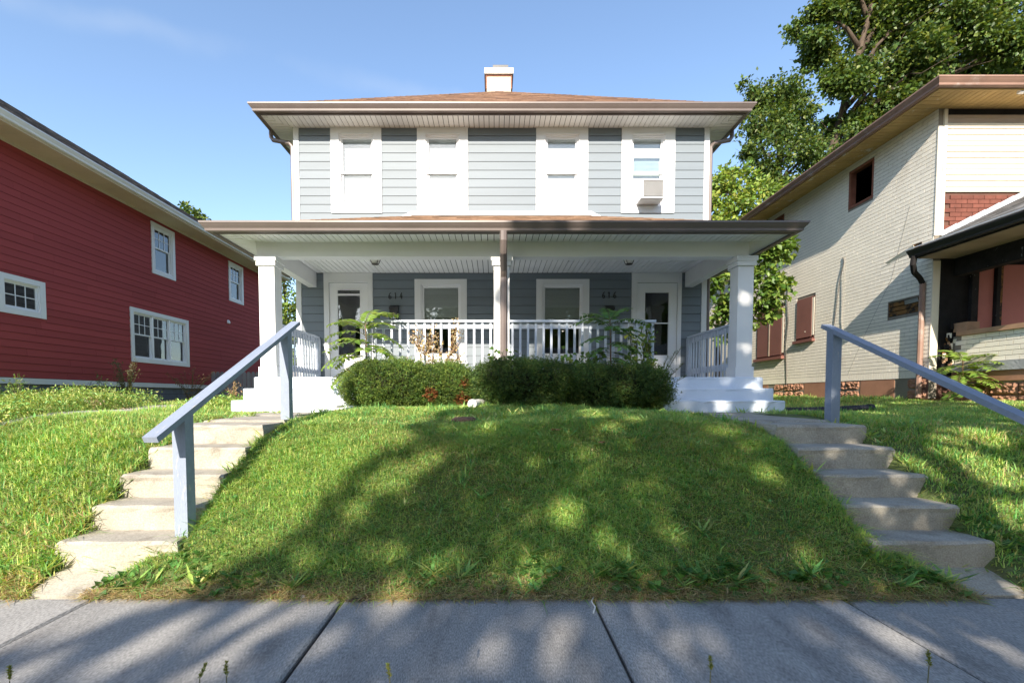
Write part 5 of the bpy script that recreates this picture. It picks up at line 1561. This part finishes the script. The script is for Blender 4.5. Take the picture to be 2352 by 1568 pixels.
# ---------------------------------------------------------------- tree-of-heaven saplings (pinnate leaves)
def pinnate_plant(label, base, height, leaves, cols, seed, group, leaflet=0.125, cat='sapling'):
    """leaves: (height on stem, heading deg, length, rise deg)"""
    r = np.random.default_rng(seed)
    t = thing('pinnate_sapling', label, cat, base, group)
    b = Vector(base)
    q = MB(); q.tube([b - Vector((0, 0, 0.05)), b + Vector((0.02, 0, height * 0.5)), b + Vector((0.0, 0, height))], [0.014, 0.011, 0.006], 6); q.build('stem', 'brown_stem', t)
    for hgt, hd, Ln, rise in leaves:
        F = Field(); st = MB()
        a = R(hd); h2 = Vector((math.cos(a), math.sin(a), 0))
        p = b + Vector((0, 0, hgt)); el = R(rise)
        pts = [p.copy()]
        nseg = 12
        for k in range(nseg):
            p = p + (h2 * math.cos(el) + Vector((0, 0, math.sin(el)))) * (Ln / nseg)
            el -= R(5.5)
            pts.append(p.copy())
        st.tube(pts, [0.0045 - 0.003 * i / nseg for i in range(nseg + 1)], 4)
        for k in range(2, nseg + 1):
            tdir = (pts[k] - pts[k - 1]).normalized()
            sd = tdir.cross(Vector((0, 0, 1))).normalized()
            up = sd.cross(tdir)
            for s_ in (-1, 1):
                ax = (sd * s_ * 1.0 + tdir * 0.35 + up * -0.25 + Vector(r.normal(size=3)) * 0.10)
                L = leaflet * (1.05 - 0.5 * abs(k / nseg - 0.5)) * r.uniform(0.85, 1.15)
                F.add(*leaf_arrays(np.array([pts[k]]), [L], [L * 0.38], np.array([ax]), np.array([up]), palette(1, cols, 0.15, r), 0.12))
        lf = F.build('leaf', 'leaf', t)
        st.build('leaf_stalk', 'green_stem', lf)
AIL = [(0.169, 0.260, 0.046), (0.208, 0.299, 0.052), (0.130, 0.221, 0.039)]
AIL_SHADE = [(0.090, 0.195, 0.053), (0.120, 0.232, 0.060), (0.068, 0.158, 0.045)]  # dimmer, cooler copy of the sapling greens, shade mixed into the colour
b0 = (-1.98, 7.05, hz(-1.98, 7.05))
pinnate_plant('sunlit feathery tree-of-heaven sapling in front of the left porch railing', b0, 1.32,
    [(1.30, 80, .42, 75), (1.30, 20, .55, 52), (1.28, 160, .5, 42), (1.25, -20, .55, 30), (1.15, 190, .62, 25), (1.1, 5, .6, 18), (1.0, 175, .66, 22), (0.95, -35, .5, 20), (.9, 15, .62, 10), (.85, 200, .7, 12), (.78, 215, .62, 18), (.7, 185, .66, 0), (.66, -10, .55, 8), (.6, 230, .6, 5), (.98, 260, .42, 35), (1.2, 120, .45, 55), (1.3, 50, .5, 62), (1.22, 205, .55, 38), (1.12, 330, .5, 24), (1.02, 225, .6, 26), (.92, 340, .55, 16), (.82, 165, .6, 16), (.74, 300, .5, 14), (.62, 205, .6, 4), (.58, 350, .5, 6), (.88, 280, .45, 30)], AIL, 51, 'tree-of-heaven saplings', 0.165)
b0 = (1.78, 7.05, hz(1.78, 7.05))
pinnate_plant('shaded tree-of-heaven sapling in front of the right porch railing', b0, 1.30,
    [(1.28, 35, .55, 58), (1.28, 150, .5, 45), (1.27, 90, .42, 72), (1.22, 10, .62, 35), (1.18, 175, .62, 35), (1.08, -20, .5, 20), (1.0, 190, .5, 20), (.95, 15, .5, 15), (.85, 215, .45, 15), (.8, -5, .45, 8), (.72, 180, .5, 8), (1.1, 265, .4, 35), (.9, 285, .4, 20), (.66, 330, .4, 15), (1.25, 60, .5, 62), (1.2, 200, .5, 40), (1.1, 340, .5, 28), (1.0, 225, .45, 24), (.9, 345, .5, 16), (.8, 170, .5, 14), (.7, 305, .42, 12), (.6, 190, .5, 6)], AIL_SHADE, 52, 'tree-of-heaven saplings', 0.14)
p0 = (8.05, 7.85, hz(8.05, 7.85))
pinnate_plant('yellow-green feathery sapling at the derelict porch corner', p0, 0.75,
    [(.72, 60, .5, 50), (.72, 10, .55, 35), (.70, 150, .45, 45), (.62, -20, .6, 25), (.6, 190, .5, 20), (.5, 30, .55, 15), (.45, 220, .5, 15), (.4, -40, .5, 15), (.3, 5, .5, 10), (.28, 250, .5, 10), (.2, 300, .45, 8), (.55, 270, .5, 30), (.35, 280, .5, 20), (.2, 200, .45, 8), (.72, 100, .45, 60), (.7, 330, .5, 40), (.66, 220, .5, 38), (.55, 0, .55, 28), (.5, 170, .45, 26), (.42, 320, .5, 20), (.3, 340, .5, 16), (.25, 230, .5, 14), (.6, 300, .5, 36), (.48, 250, .5, 26)], AIL, 53, 'tree-of-heaven saplings', 0.14)

# broad-leaved climbing vine and woody sprouts above the hedge
def leafy(name, label, cat, base, strands, leaf, cols, seed, mat='leaf', stem='green_stem', aspect=0.8, per=0.035, spread=0.05, group=None):
    r = np.random.default_rng(seed)
    t = thing(name, label, cat, base, group)
    F = Field(); q = MB()
    for pts in strands:
        pts = [Vector(p) for p in pts]
        q.tube(pts, [0.006] * (len(pts) - 1) + [0.002], 4)
        for a, b in zip(pts, pts[1:]):
            L = (b - a).length; n = max(1, int(L / per))
            f = r.random((n, 1))
            P = np.array(a) + (np.array(b) - np.array(a)) * f + r.normal(size=(n, 3)) * spread * 0.5
            sz = leaf * r.uniform(0.6, 1.3, n)
            ax = unit(r.normal(size=(n, 3)) + np.array([0, -0.5, -0.5]))
            F.add(*leaf_arrays(P, sz, sz * aspect, ax, unit(r.normal(size=(n, 3)) * 0.5 + np.array([0, -0.7, 0.6])), palette(n, cols, 0.2, r)))
    q.build('stem', stem, t); F.build('leaves', mat, t)
zv = hz(2.4, 7.1)
strands = []
rv = random.Random(3)
for k in range(7):
    x = 2.20 + k * 0.055
    strands.append([(x, 7.1, zv), (x + rv.uniform(-.05, .05), 7.28, 1.75), (x + rv.uniform(-.08, .08), 7.31, 2.1), (x + rv.uniform(-.1, .06), 7.30, rv.uniform(2.2, 2.46))])
leafy('vine', 'light green vine climbing the right end of the porch railing', 'vine', (2.4, 7.1, zv), strands, 0.085, LIME + GREEN, 61, per=0.03, spread=0.07)
strands = []
for k in range(10):
    x = 0.95 + rv.random() * 0.75
    strands.append([(1.3, 7.05, hz(1.3, 7.05)), ((x + 1.3) / 2, 7.1, 1.6), (x, 7.1 + rv.uniform(-.1, .1), rv.uniform(1.75, 2.0))])
leafy('weedy_shrub', 'green leafy weed shrub growing behind the right yew bush', 'shrub', (1.3, 7.05, hz(1.3, 7.05)), strands, 0.09, AIL_SHADE + GREEN, 62, per=0.03, spread=0.08)
strands = []
for k in range(8):
    x = -0.12 + rv.random() * 0.42
    strands.append([(0.05, 7.0, hz(0, 7.0)), (x * 0.6, 6.9, 1.6), (x, 6.85 + rv.uniform(-.1, .1), rv.uniform(1.75, 1.98))])
leafy('weedy_shrub', 'lobed-leaf weed poking above the hedge beside the centre column', 'shrub', (0.05, 7.0, hz(0, 7.0)), strands, 0.07, GREEN, 63, per=0.035, spread=0.06)
# dry brown weed
strands = []
bx = -1.0
for k in range(17):
    x = bx + rv.uniform(-0.62, 0.55); zt = rv.uniform(1.75, 2.15)
    if rv.random() < 0.2: zt = rv.uniform(2.1, 2.45)
    strands.append([(bx + rv.uniform(-.1, .1), 7.08, hz(bx, 7.08)), (bx + (x - bx) * 0.5, 7.06, 1.6), (x, 7.08 + rv.uniform(-.12, .12), zt)])
    for j in range(3):
        e = (x + rv.uniform(-.15, .15), 7.08 + rv.uniform(-.1, .1), zt + rv.uniform(-.25, .08))
        strands.append([(bx + (x - bx) * 0.75, 7.07, 1.6 + (zt - 1.6) * 0.5), e])
leafy('dried_weed', 'dry tan-brown weed standing behind the sunlit yew bushes', 'weed', (bx, 7.08, hz(bx, 7.08)), strands, 0.032, [(0.42, 0.34, 0.21), (0.50, 0.43, 0.31), (0.30, 0.23, 0.14), (0.44, 0.32, 0.14)], 64, mat='dry', stem='brown_stem', per=0.016, spread=0.05)
# long bare yew shoots at right end
q = MB()
t = thing('yew_shoots', 'thin untrimmed shoots reaching out of the right yew bush', 'shoots', (2.3, 6.4, hz(2.3, 6.4)))
F = Field()
for e in ((2.50, 6.3, 1.86), (2.62, 6.4, 1.93), (2.62, 6.3, 1.70), (2.68, 6.35, 1.52), (2.50, 6.2, 1.32), (2.40, 6.3, 1.80), (2.0, 6.3, 1.84)):
    s_ = Vector((2.25, 6.45, hz(2.3, 6.4) + 0.1)); e = Vector(e)
    q.tube([s_, (s_ + e) / 2 + Vector((0, 0, 0.08)), e], [0.006, 0.004, 0.002], 4)
    n = 70; f = rng.uniform(0.55, 1, (n, 1))
    P = np.array(s_) * (1 - f) + np.array(e) * f + np.array([0, 0, 0.16]) * f * (1 - f) * 2
    F.add(*leaf_arrays(P, np.full(n, 0.03), np.full(n, 0.006), unit(rng.normal(size=(n, 3))), rng.normal(size=(n, 3)), palette(n, YEW_SHADE)))
q.build('stem', 'brown_stem', t); F.build('needles', 'needle', t)

# ---------------------------------------------------------------- grass
def in_rect(X, Y, a, b, c, d): return (X > a) & (X < b) & (Y > c) & (Y < d)
def blocked(X, Y, edge=0.0):
    m = in_rect(X, Y, -31, 31, 1.2, 2.70 )
    for i, (a, b) in enumerate(STAIRS):
        sa, sb = stair_span(i, Y)
        m |= (X > sa + edge) & (X < sb - edge) & (Y > 2.72) & (Y < 4.52)
        s0 = -0.35 if i == 0 else 0.0; s1 = 0.0 if i == 0 else 0.35
        m |= in_rect(X, Y, a + s0 * 0.9 + edge, b + s1 - edge, 4.5, 6.5)
    m |= in_rect(X, Y, -3.8, -2.1, 6.54, 9.5) | in_rect(X, Y, 2.45, 4.25, 6.54, 9.5) | in_rect(X, Y, -4.1, 4.4, 7.15, 23) | in_rect(X, Y, -18, -10, 6, 21) | in_rect(X, Y, 8, 16, 8.2, 19) | in_rect(X, Y, 8.36, 16, 5, 9) | in_rect(X, Y, -7.5, -5.62, 2.8, 12)
    m |= in_rect(X, Y, -2.1, 2.35, 6.3, 7.3)
    return m
def blades(X, Y, hgt, wid, col, r, lean=0.5):
    n = len(X)
    Z = H(X, Y) - 0.01
    a = r.uniform(0, 2 * np.pi, n)
    lean = np.asarray(lean)
    ld = np.stack([np.cos(a), np.sin(a), np.zeros(n)], 1)
    b = a + r.uniform(0.8, 2.3, n)
    sd = np.stack([np.cos(b), np.sin(b), np.zeros(n)], 1)
    P = np.stack([X, Y, Z], 1)
    k = (np.abs(r.normal(size=n)) * lean)[:, None] * hgt[:, None]
    up = np.array([0, 0, 1.0]) * hgt[:, None]
    w = wid[:, None]
    m1 = P + up * 0.55 + ld * k * 0.35
    tip = P + up * np.clip(1 - 0.25 * (k / hgt[:, None]), 0.35, 1) + ld * k
    V = np.stack([P - sd * w * 0.5, P + sd * w * 0.5, m1 - sd * w * 0.42, m1 + sd * w * 0.42, tip], 1).reshape(-1, 3)
    i = np.arange(n) * 5
    Fc = np.concatenate([np.stack([i, i + 1, i + 3], 1), np.stack([i, i + 3, i + 2], 1), np.stack([i + 2, i + 3, i + 4], 1)], 0)
    return V, Fc, np.concatenate([col] * 3, 0)
def scatter(n, x0, x1, y0, y1, r, dens=None, edge=0.0):
    X = r.uniform(x0, x1, n); Y = r.uniform(y0, y1, n)
    k = ~blocked(X, Y, edge)
    if dens is not None: k &= r.random(n) < dens(X, Y)
    return X[k], Y[k]
GR = [(0.31, 0.485, 0.125), (0.225, 0.43, 0.12), (0.43, 0.53, 0.15), (0.17, 0.375, 0.11), (0.53, 0.54, 0.20), (0.38, 0.51, 0.135)]
ST = [(0.50, 0.39, 0.20), (0.42, 0.31, 0.15), (0.58, 0.48, 0.27)]
r = np.random.default_rng(77)
def patchn(X, Y): return 0.5 + 0.25 * (np.sin(X * 3.1 + Y * 1.7) + np.sin(Y * 4.3 - X * 2.2 + 1.3)) * 0.8 + 0.15 * np.sin(X * 9.7) * np.sin(Y * 8.9)
F = Field()
for (n, x0, x1, y0, y1, h0, h1, w0, w1, ln) in [
        (240000, -2.85, 3.15, 2.70, 4.6, .022, .065, .0040, .0075, 1.9),     # bank in front of the house
        (120000, -2.5, 3.0, 4.6, 7.0, .022, .060, .0045, .0075, 1.7),
        (110000, -5.7, -2.8, 2.70, 7.0, .03, .10, .0050, .0110, 1.5),         # rough left bank
        (85000, 3.2, 8.0, 2.70, 6.0, .03, .085, .005, .010, 1.3),             # right bank
        (50000, 3.2, 8.4, 6.0, 9.0, .03, .07, .006, .011, 1.0),
        (30000, -10.0, -4.0, 6.0, 12.5, .05, .16, .008, .014, 0.8),
        (16000, 4.4, 8.0, 8.8, 16, .05, .14, .012, .02, 0.7),
        (16000, -9.9, -4.1, 12, 26, .05, .16, .014, .024, 0.7),
        (22000, -9, -5.5, 2.7, 7, .05, .12, .006, .011, 0.8),
        (26000, -4.5, 4.5, 0.6, 1.24, .04, .11, .005, .009, 0.8),
        (40000, 8, 12, 2.7, 5.2, .05, .12, .01, .016, 0.8)]:
    X, Y = scatter(n, x0, x1, y0, y1, r, edge=0.055)
    m = len(X)
    pt = patchn(X, Y)
    hgt = r.uniform(h0, h1, m) * (0.65 + 0.7 * pt)
    near = (Y < 2.92) & (np.abs(X) < 12)
    hgt = np.where(near, hgt * 0.7, hgt)
    col = palette(m, GR, 0.25, r) * (0.8 + 0.4 * pt[:, None])
    pt2 = 0.5 + 0.5 * np.sin(X * 1.3 + 2.1 * np.sin(Y * 1.9)) * np.sin(Y * 2.3 + 1.7 * np.sin(X * 1.1))
    dry = r.random(m) < (0.03 + 0.17 * smooth(0.6, 1.0, pt2) + 0.05 * (pt < 0.35))
    dry |= (Y < 2.90) & (Y > 2.6) & (r.random(m) < 0.45)
    col[dry] = palette(int(dry.sum()), ST, 0.25, r)
    F.add(*blades(X, Y, hgt, r.uniform(w0, w1, m), col, r, ln))
# ragged taller tufts and creeping crabgrass
n = 1500
X, Y = scatter(n, -5.6, 7.5, 2.76, 6.6, r, edge=0.04)
TG = [(0.15, 0.36, 0.10), (0.20, 0.42, 0.115), (0.11, 0.29, 0.09), (0.33, 0.46, 0.13)]
k_ = r.integers(9, 22, len(X)); tx = np.repeat(X, k_); ty = np.repeat(Y, k_); m = len(tx)
th_ = np.repeat(r.uniform(0.05, 0.13, len(X)), k_) * r.uniform(0.6, 1.1, m)
tx = tx + r.normal(size=m) * 0.022; ty = ty + r.normal(size=m) * 0.022
ok = ~blocked(tx, ty, 0.04)
tx, ty, th_ = tx[ok], ty[ok], th_[ok]; m = len(tx)
F.add(*blades(tx, ty, th_, r.uniform(0.005, 0.011, m), palette(m, TG, 0.25, r), r, 1.6))
lawn = F.build('lawn_grass', 'grass')
tag(lawn, 'mown green grass covering the front bank and yards', 'grass', kind='stuff')
# straw thatch lying over the sidewalk edge
n = 16000
X = r.uniform(-6, 8, n); Y = 2.76 + np.abs(r.normal(size=n)) * 0.06 - 0.045
k = ~((X > -2.9) & (X < -2.55)) & ~((X > 2.98) & (X < 3.3))
X, Y = X[k], Y[k]; n = len(X)
a = r.uniform(0, 6.28, n); L = r.uniform(0.03, 0.11, n)
P = np.stack([X, Y, np.maximum(H(X, Y), 0.0) + r.uniform(0.004, 0.03, n)], 1)
F = Field(); F.add(*leaf_arrays(P, L, np.full(n, 0.0045), np.stack([np.cos(a), np.sin(a), r.uniform(-.02, .25, n)], 1), np.tile([0, 0, 1.0], (n, 1)), palette(n, ST + [(0.22, 0.15, 0.08)], 0.3, r), 0.1))
o = F.build('dry_thatch', 'dry'); tag(o, 'straw-coloured dead grass along the sidewalk edge', 'dead grass', kind='stuff')
# clover and broad-leaved weeds in the turf
def rosette(F, x, y, n, size, cols, up, r, aspect=0.5):
    z = hz(x, y) + 0.01
    a = r.uniform(0, 6.28, n)
    ax = np.stack([np.cos(a), np.sin(a), r.uniform(up * 0.4, up * 1.4, n)], 1)
    sz = size * r.uniform(0.6, 1.3, n)
    P = np.tile([x, y, z], (n, 1)) + r.normal(size=(n, 3)) * [0.012, 0.012, 0.004]
    F.add(*leaf_arrays(P, sz, sz * aspect, ax, np.stack([-ax[:, 0] * 0.4, -ax[:, 1] * 0.4, np.ones(n)], 1), palette(n, cols, 0.2, r), 0.15))
CL = [(0.098, 0.234, 0.058), (0.130, 0.273, 0.065), (0.078, 0.195, 0.055)]
F = Field()
n = 5200
X, Y = scatter(n, -5.4, 6.5, 2.76, 6.6, r, lambda X, Y: np.clip((3.9 - Y) * 0.6, 0.08, 0.9) * (patchn(X + 3, Y) > 0.5))
for x, y in zip(X, Y): rosette(F, x, y, 4, 0.030, CL, 1.0, r, 0.95)
X, Y = scatter(420, -5.4, 7.0, 2.8, 6.4, r)
for x, y in zip(X, Y): rosette(F, x, y, 7, 0.11, GR, 0.55, r, 0.16)
for x in r.uniform(-4.2, 5.5, 46):
    y = 2.80 + abs(r.normal()) * 0.12
    if not blocked(np.array([x]), np.array([y]))[0]:
        if r.random() < 0.5: rosette(F, x, y, 12, 0.16, CL + GR, 0.7, r, 0.15)
        else:
            for _ in range(8): rosette(F, x + r.normal() * 0.07, y + abs(r.normal()) * 0.06, 4, 0.05, CL, 0.9, r, 0.9)
for px, py in [(1240, 1330), (1460, 1330), (1500, 1340), (1400, 1345), (1580, 1345), (1700, 1330), (1850, 1340), (1900, 1330), (1650, 1350), (2050, 1320), (2150, 1340), (480, 1330), (560, 1340), (250, 1350), (380, 1230), (450, 1190), (1960, 1170), (2000, 1210), (1880, 1100), (2230, 1220), (2260, 1260)]:
    p = ground_hit(px, py)
    for _ in range(9): rosette(F, p.x + r.normal() * 0.07, p.y + r.normal() * 0.05, 4, 0.055, CL, 0.9, r, 0.9)
# tufts creeping over the stair edges
for a, b in STAIRS:
    for _ in range(60):
        y = r.uniform(2.85, 6.3); x = (a if r.random() < 0.5 else b) + r.normal() * 0.035
        rosette(F, x, y, 8, 0.13, GR, 0.7, r, 0.10)
    for _ in range(6):
        rosette(F, r.uniform(a, b), r.choice([4.53, 3.0, 5.5]), 8, 0.12, GR, 0.6, r, 0.1)
o = F.build('lawn_weeds', 'leaf'); tag(o, 'clover and broad-leaved weeds scattered through the lawn', 'weeds', kind='stuff')
# overgrown weed patch before the red house
F = Field()
n = 16000
X = r.uniform(-10.0, -4.4, n); Y = r.uniform(6.3, 10.2, n)
k = ((X < -7.4) & (Y > 6.5) | (X > -5.5) & (Y > 7.2)) & (X > -1.14 * Y - 0.6)
X, Y = X[k], Y[k]; n = len(X)
hh = (0.18 + 0.28 * patchn(X * 0.8, Y)) * np.where(X < -7.2, 1.0, 0.45)
P = np.stack([X, Y, H(X, Y) + r.random(n) ** 0.7 * hh], 1)
for _ in range(3):
    sz = r.uniform(0.035, 0.075, n)
    F.add(*leaf_arrays(P + r.normal(size=(n, 3)) * 0.05, sz, sz * 0.35, unit(r.normal(size=(n, 3)) + [0, 0, 0.3]), unit(r.normal(size=(n, 3)) * 0.7 + [0, 0, 1.0]), palette(n, GR + LIME, 0.25, r)))
o = F.build('weed_patch', 'leaf'); tag(o, 'overgrown sunlit weeds in front of the red house', 'weeds', kind='stuff')
# pale seed heads in the weed patch
for k, (px, py, Y) in enumerate([(110, 938, 8.6), (70, 960, 8.3), (215, 922, 8.8), (305, 945, 8.8), (230, 955, 8.5), (60, 935, 8.8)]):
    p = atY(px, py, Y)
    t = thing('seed_head', ['pale fluffy seed head, upper of the left group of weeds', 'pale fluffy seed head lowest at the far left', 'pale pink seed head near the red house skirt board', 'pale seed head nearest the left handrail', 'pale seed head in the middle of the weed patch', 'pale seed head by the tall left weed'][k], 'seed head', (p.x, p.y, hz(p.x, p.y)), 'pale seed heads in the weed patch')
    q = MB(); q.tube([(p.x, p.y, hz(p.x, p.y)), (p.x + .02, p.y, (p.z + hz(p.x, p.y)) / 2), (p.x, p.y, p.z)], [0.005, 0.004, 0.003], 4); q.build('stalk', 'green_stem', t)
    n = 220
    F = Field(); Pp = np.array([p.x, p.y, p.z]) + r.normal(size=(n, 3)) * [0.07, 0.06, 0.04]
    F.add(*leaf_arrays(Pp, np.full(n, 0.03), np.full(n, 0.014), unit(r.normal(size=(n, 3))), unit(r.normal(size=(n, 3))), palette(n, [(0.72, 0.56, 0.46), (0.62, 0.45, 0.36)], 0.2, r)))
    F.build('fluff', 'dry', t)
def tall_weed(label, px, base_y, Y, h, cols, seed, nst=7, leaf=0.06, spread=0.25, mat='leaf'):
    p = atY(px, base_y, Y); z0 = hz(p.x, p.y)
    rv = random.Random(seed)
    strands = []
    for k in range(nst):
        ex, ey = rv.uniform(-spread, spread), rv.uniform(-spread, spread) * 0.6
        hh = h * rv.uniform(0.6, 1.0)
        strands.append([(p.x, p.y, z0 - 0.02), (p.x + ex * 0.4, p.y + ey * 0.4, z0 + hh * 0.55), (p.x + ex, p.y + ey, z0 + hh)])
    leafy('tall_weed', label, 'weed', (p.x, p.y, z0), strands, leaf, cols, seed, per=0.018, spread=0.06, aspect=0.35, group='tall weeds beside the red house', mat=mat)
tall_weed('feathery tall green weed at the far left edge', 45, 905, 8.7, 0.80, GREEN, 201, 9)
tall_weed('dark bushy weed against the red wall, left of the triple window', 232, 890, 10.7, 0.85, AIL_SHADE, 202, 9, 0.055, 0.20)
tall_weed('dark tall weed below the triple window of the red house', 290, 890, 11.4, 1.30, [(0.09, 0.10, 0.045), (0.12, 0.11, 0.05)], 203, 18, 0.06, 0.42)
tall_weed('reddish-brown weed against the red wall near the left handrail', 440, 895, 13.6, 1.05, [(0.22, 0.13, 0.07), (0.16, 0.12, 0.06)], 204, 14, 0.05, 0.6)
tall_weed('dry tan weed left of the white porch steps', 535, 905, 9.8, 0.62, [(0.45, 0.29, 0.16), (0.35, 0.25, 0.14)], 205, 10, 0.045, 0.22, 'dry')
# foxtail stalks at the kerb side of the sidewalk
def foxtail(label, px, py, Y, seed, tall=False):
    p = atY(px, py, Y); z0 = hz(p.x, p.y)
    t = thing('foxtail_grass', label, 'grass stalk', (p.x, p.y, z0), 'foxtail stalks at the bottom edge')
    top = Vector(p); rv = random.Random(seed); dx = rv.uniform(-.03, .03)
    tip = top + Vector((dx * 0.4, 0.01, 0.03))
    q = MB(); q.tube([(p.x - dx, p.y, z0), (p.x - dx * 0.6, p.y, (z0 + p.z) / 2), tuple(top)], [0.0018, 0.0016, 0.0012], 5); q.build('stalk', 'green_stem', t)
    n = 90; f = r.random((n, 1))
    F = Field(); Pp = np.array(top) * (1 - f) + np.array(tip) * f
    ax = unit(r.normal(size=(n, 3)) * 0.5 + [0, 0, 0.7])
    F.add(*leaf_arrays(Pp, np.full(n, 0.010), np.full(n, 0.0025), ax, unit(r.normal(size=(n, 3))), palette(n, [(0.20, 0.25, 0.06), (0.26, 0.26, 0.08)], 0.2, r)))
    F.build('seed_spike', 'leaf', t)
foxtail('foxtail spike at the lower left corner', 22, 1562, 1.15, 1)
foxtail('green blade tip, left of two near the lower left centre', 459, 1556, 1.15, 2)
foxtail('green blade tip, right of two near the lower left centre', 520, 1552, 1.15, 3)
foxtail('green blade tip at the bottom centre', 895, 1556, 1.15, 4)
foxtail('foxtail spike at the lower right centre', 1632, 1540, 1.15, 5)
foxtail('foxtail spike over the right sidewalk joint', 2134, 1528, 1.15, 6)

# ---------------------------------------------------------------- small things on the ground
p = ground_hit(1066, 970)
t = thing('meter_lid', 'round brown meter cover set in the lawn', 'lid', p)
q = MB(); q.lathe(p, [(0.135, -0.06), (0.135, 0.035), (0.125, 0.045), (0.115, 0.045)], 24); q.build('ring', 'lid_brown', t)
q = MB(); q.lathe(p, [(0.11, 0.03), (0.112, 0.05), (0.10, 0.058), (0.02, 0.060)], 24); q.build('cover', 'lid_brown', t)
t = thing('splash_pipe', 'white plastic drain pipe end at the foot of the yew bushes', 'pipe', (-0.28, 5.98, hz(-0.28, 5.98)))
z0 = hz(-0.28, 5.98) + 0.055
q = MB(); q.tube([(-0.28, 5.90, z0), (-0.22, 6.2, z0 + 0.01), (0.1, 6.9, z0 + 0.05)], 0.052, 14); q.build('tube', 'pvc_white', t)
q = MB(); q.tube([(-0.286, 5.885, z0), (-0.272, 5.94, z0)], 0.062, 14); q.build('collar', 'pvc_white', t)
t = thing('splash_block', 'pale flat splash block at the left end of the hedge', 'block', (-2.0, 6.12, hz(-2.0, 6.12)))
z0 = hz(-2.0, 6.12)
q = MB(); q.cbox(-2.12, -1.86, 6.0, 6.3, z0 - 0.05, z0 + 0.06, 0.015); q.build('base', 'concrete_cap', t)
q = MB(); q.box(-2.12, -2.08, 6.0, 6.3, z0 + 0.061, z0 + 0.085); q.box(-1.90, -1.86, 6.0, 6.3, z0 + 0.061, z0 + 0.085); q.build('rim', 'concrete_cap', t)
# corrugated drain
pts = [(4.27, 6.9), (4.6, 6.65), (4.95, 6.5), (5.3, 6.45)]
t = thing('drain_hose', 'black corrugated drain hose lying beside the right porch steps', 'hose', (4.7, 6.6, hz(4.7, 6.6)))
q = MB(); pp, rr2 = [], []
for k in range(61):
    f = k / 60 * (len(pts) - 1); i = min(int(f), len(pts) - 2); f -= i
    x = pts[i][0] + (pts[i + 1][0] - pts[i][0]) * f; y = pts[i][1] + (pts[i + 1][1] - pts[i][1]) * f
    pp.append((x, y, hz(x, y) + 0.055)); rr2.append(0.056 if k % 2 else 0.046)
q.tube(pp, rr2, 12); q.build('tube', 'drain_black', t)
q = MB(); q.tube([pp[-1], (5.36, 6.45, pp[-1][2])], 0.062, 12); q.build('coupling', 'drain_black', t)
# debris
def flat_leaf(label, px, py, size, seed, ang):
    p = ground_hit(px, py); rv = random.Random(seed)
    z0 = max(p.z, 0.003) + 0.012 if p.y < 2.9 else p.z + 0.05
    pts = []
    for k in range(14):
        a = ang + 2 * math.pi * k / 14
        rd = size * (1.0 if k % 2 == 0 else 0.45) * rv.uniform(0.8, 1.1) * (1.4 if k in (0, 7) else 1)
        pts.append((p.x + math.cos(a) * rd, p.y + math.sin(a) * rd * 0.8, z0 + rv.uniform(0, 0.02)))
    q = MB(); q.v = [(p.x, p.y, z0 + 0.012)] + pts + [(x, y, z - 0.002) for x, y, z in [(p.x, p.y, z0 + 0.012)] + pts]
    for k in range(14):
        q.f.append((0, 1 + k, 1 + (k + 1) % 14)); q.f.append((15, 16 + (k + 1) % 14, 16 + k))
        q.f.append((1 + k, 16 + k, 16 + (k + 1) % 14, 1 + (k + 1) % 14))
    tag(q.build('fallen_leaf', 'dead_leaf'), label, 'leaf', 'fallen brown leaves')
flat_leaf('brown lobed oak leaf on the straw at the sidewalk edge', 634, 1366, 0.035, 1, 1.2)
flat_leaf('small reddish fallen leaf at the sidewalk edge, right of the oak leaf', 765, 1368, 0.018, 2, 0.3)
flat_leaf('brown fallen leaf high on the shaded lawn, left one', 1276, 1000, 0.05, 3, 0.3)
flat_leaf('orange-brown fallen leaf high on the shaded lawn, right one', 1382, 1030, 0.035, 4, 2.0)
p = ground_hit(824, 1393)
q = MB(); q.tube([(p.x - 0.055, p.y - 0.012, 0.010), (p.x - 0.02, p.y, 0.013), (p.x + 0.03, p.y + 0.006, 0.012), (p.x + 0.058, p.y + 0.014, 0.010)], [0.006, 0.010, 0.010, 0.006], 6)
tag(q.build('wood_chip', 'bark'), 'flat brown piece of bark lying on the sidewalk', 'bark')
p = ground_hit(1357, 1396); p2 = ground_hit(1363, 1424)
q = MB(); q.tube([(p.x + 0.03, 2.75, 0.012), (p.x + 0.004, p.y, 0.010), (p.x + 0.01, (p.y + p2.y) / 2, 0.008), (p2.x, p2.y, 0.006)], 0.0045, 6)
tag(q.build('white_strip', 'pvc_white'), 'short curved white strip over the centre sidewalk joint', 'strip')
p = ground_hit(697, 1374)
q = MB(); q.lathe((p.x, p.y, max(p.z, 0.0)), [(0.006, -0.002), (0.015, 0.004), (0.016, 0.012), (0.010, 0.020), (0.003, 0.023)], 9)
tag(q.build('pebble', 'stone', smooth=True), 'small pale pebble at the sidewalk edge', 'pebble')
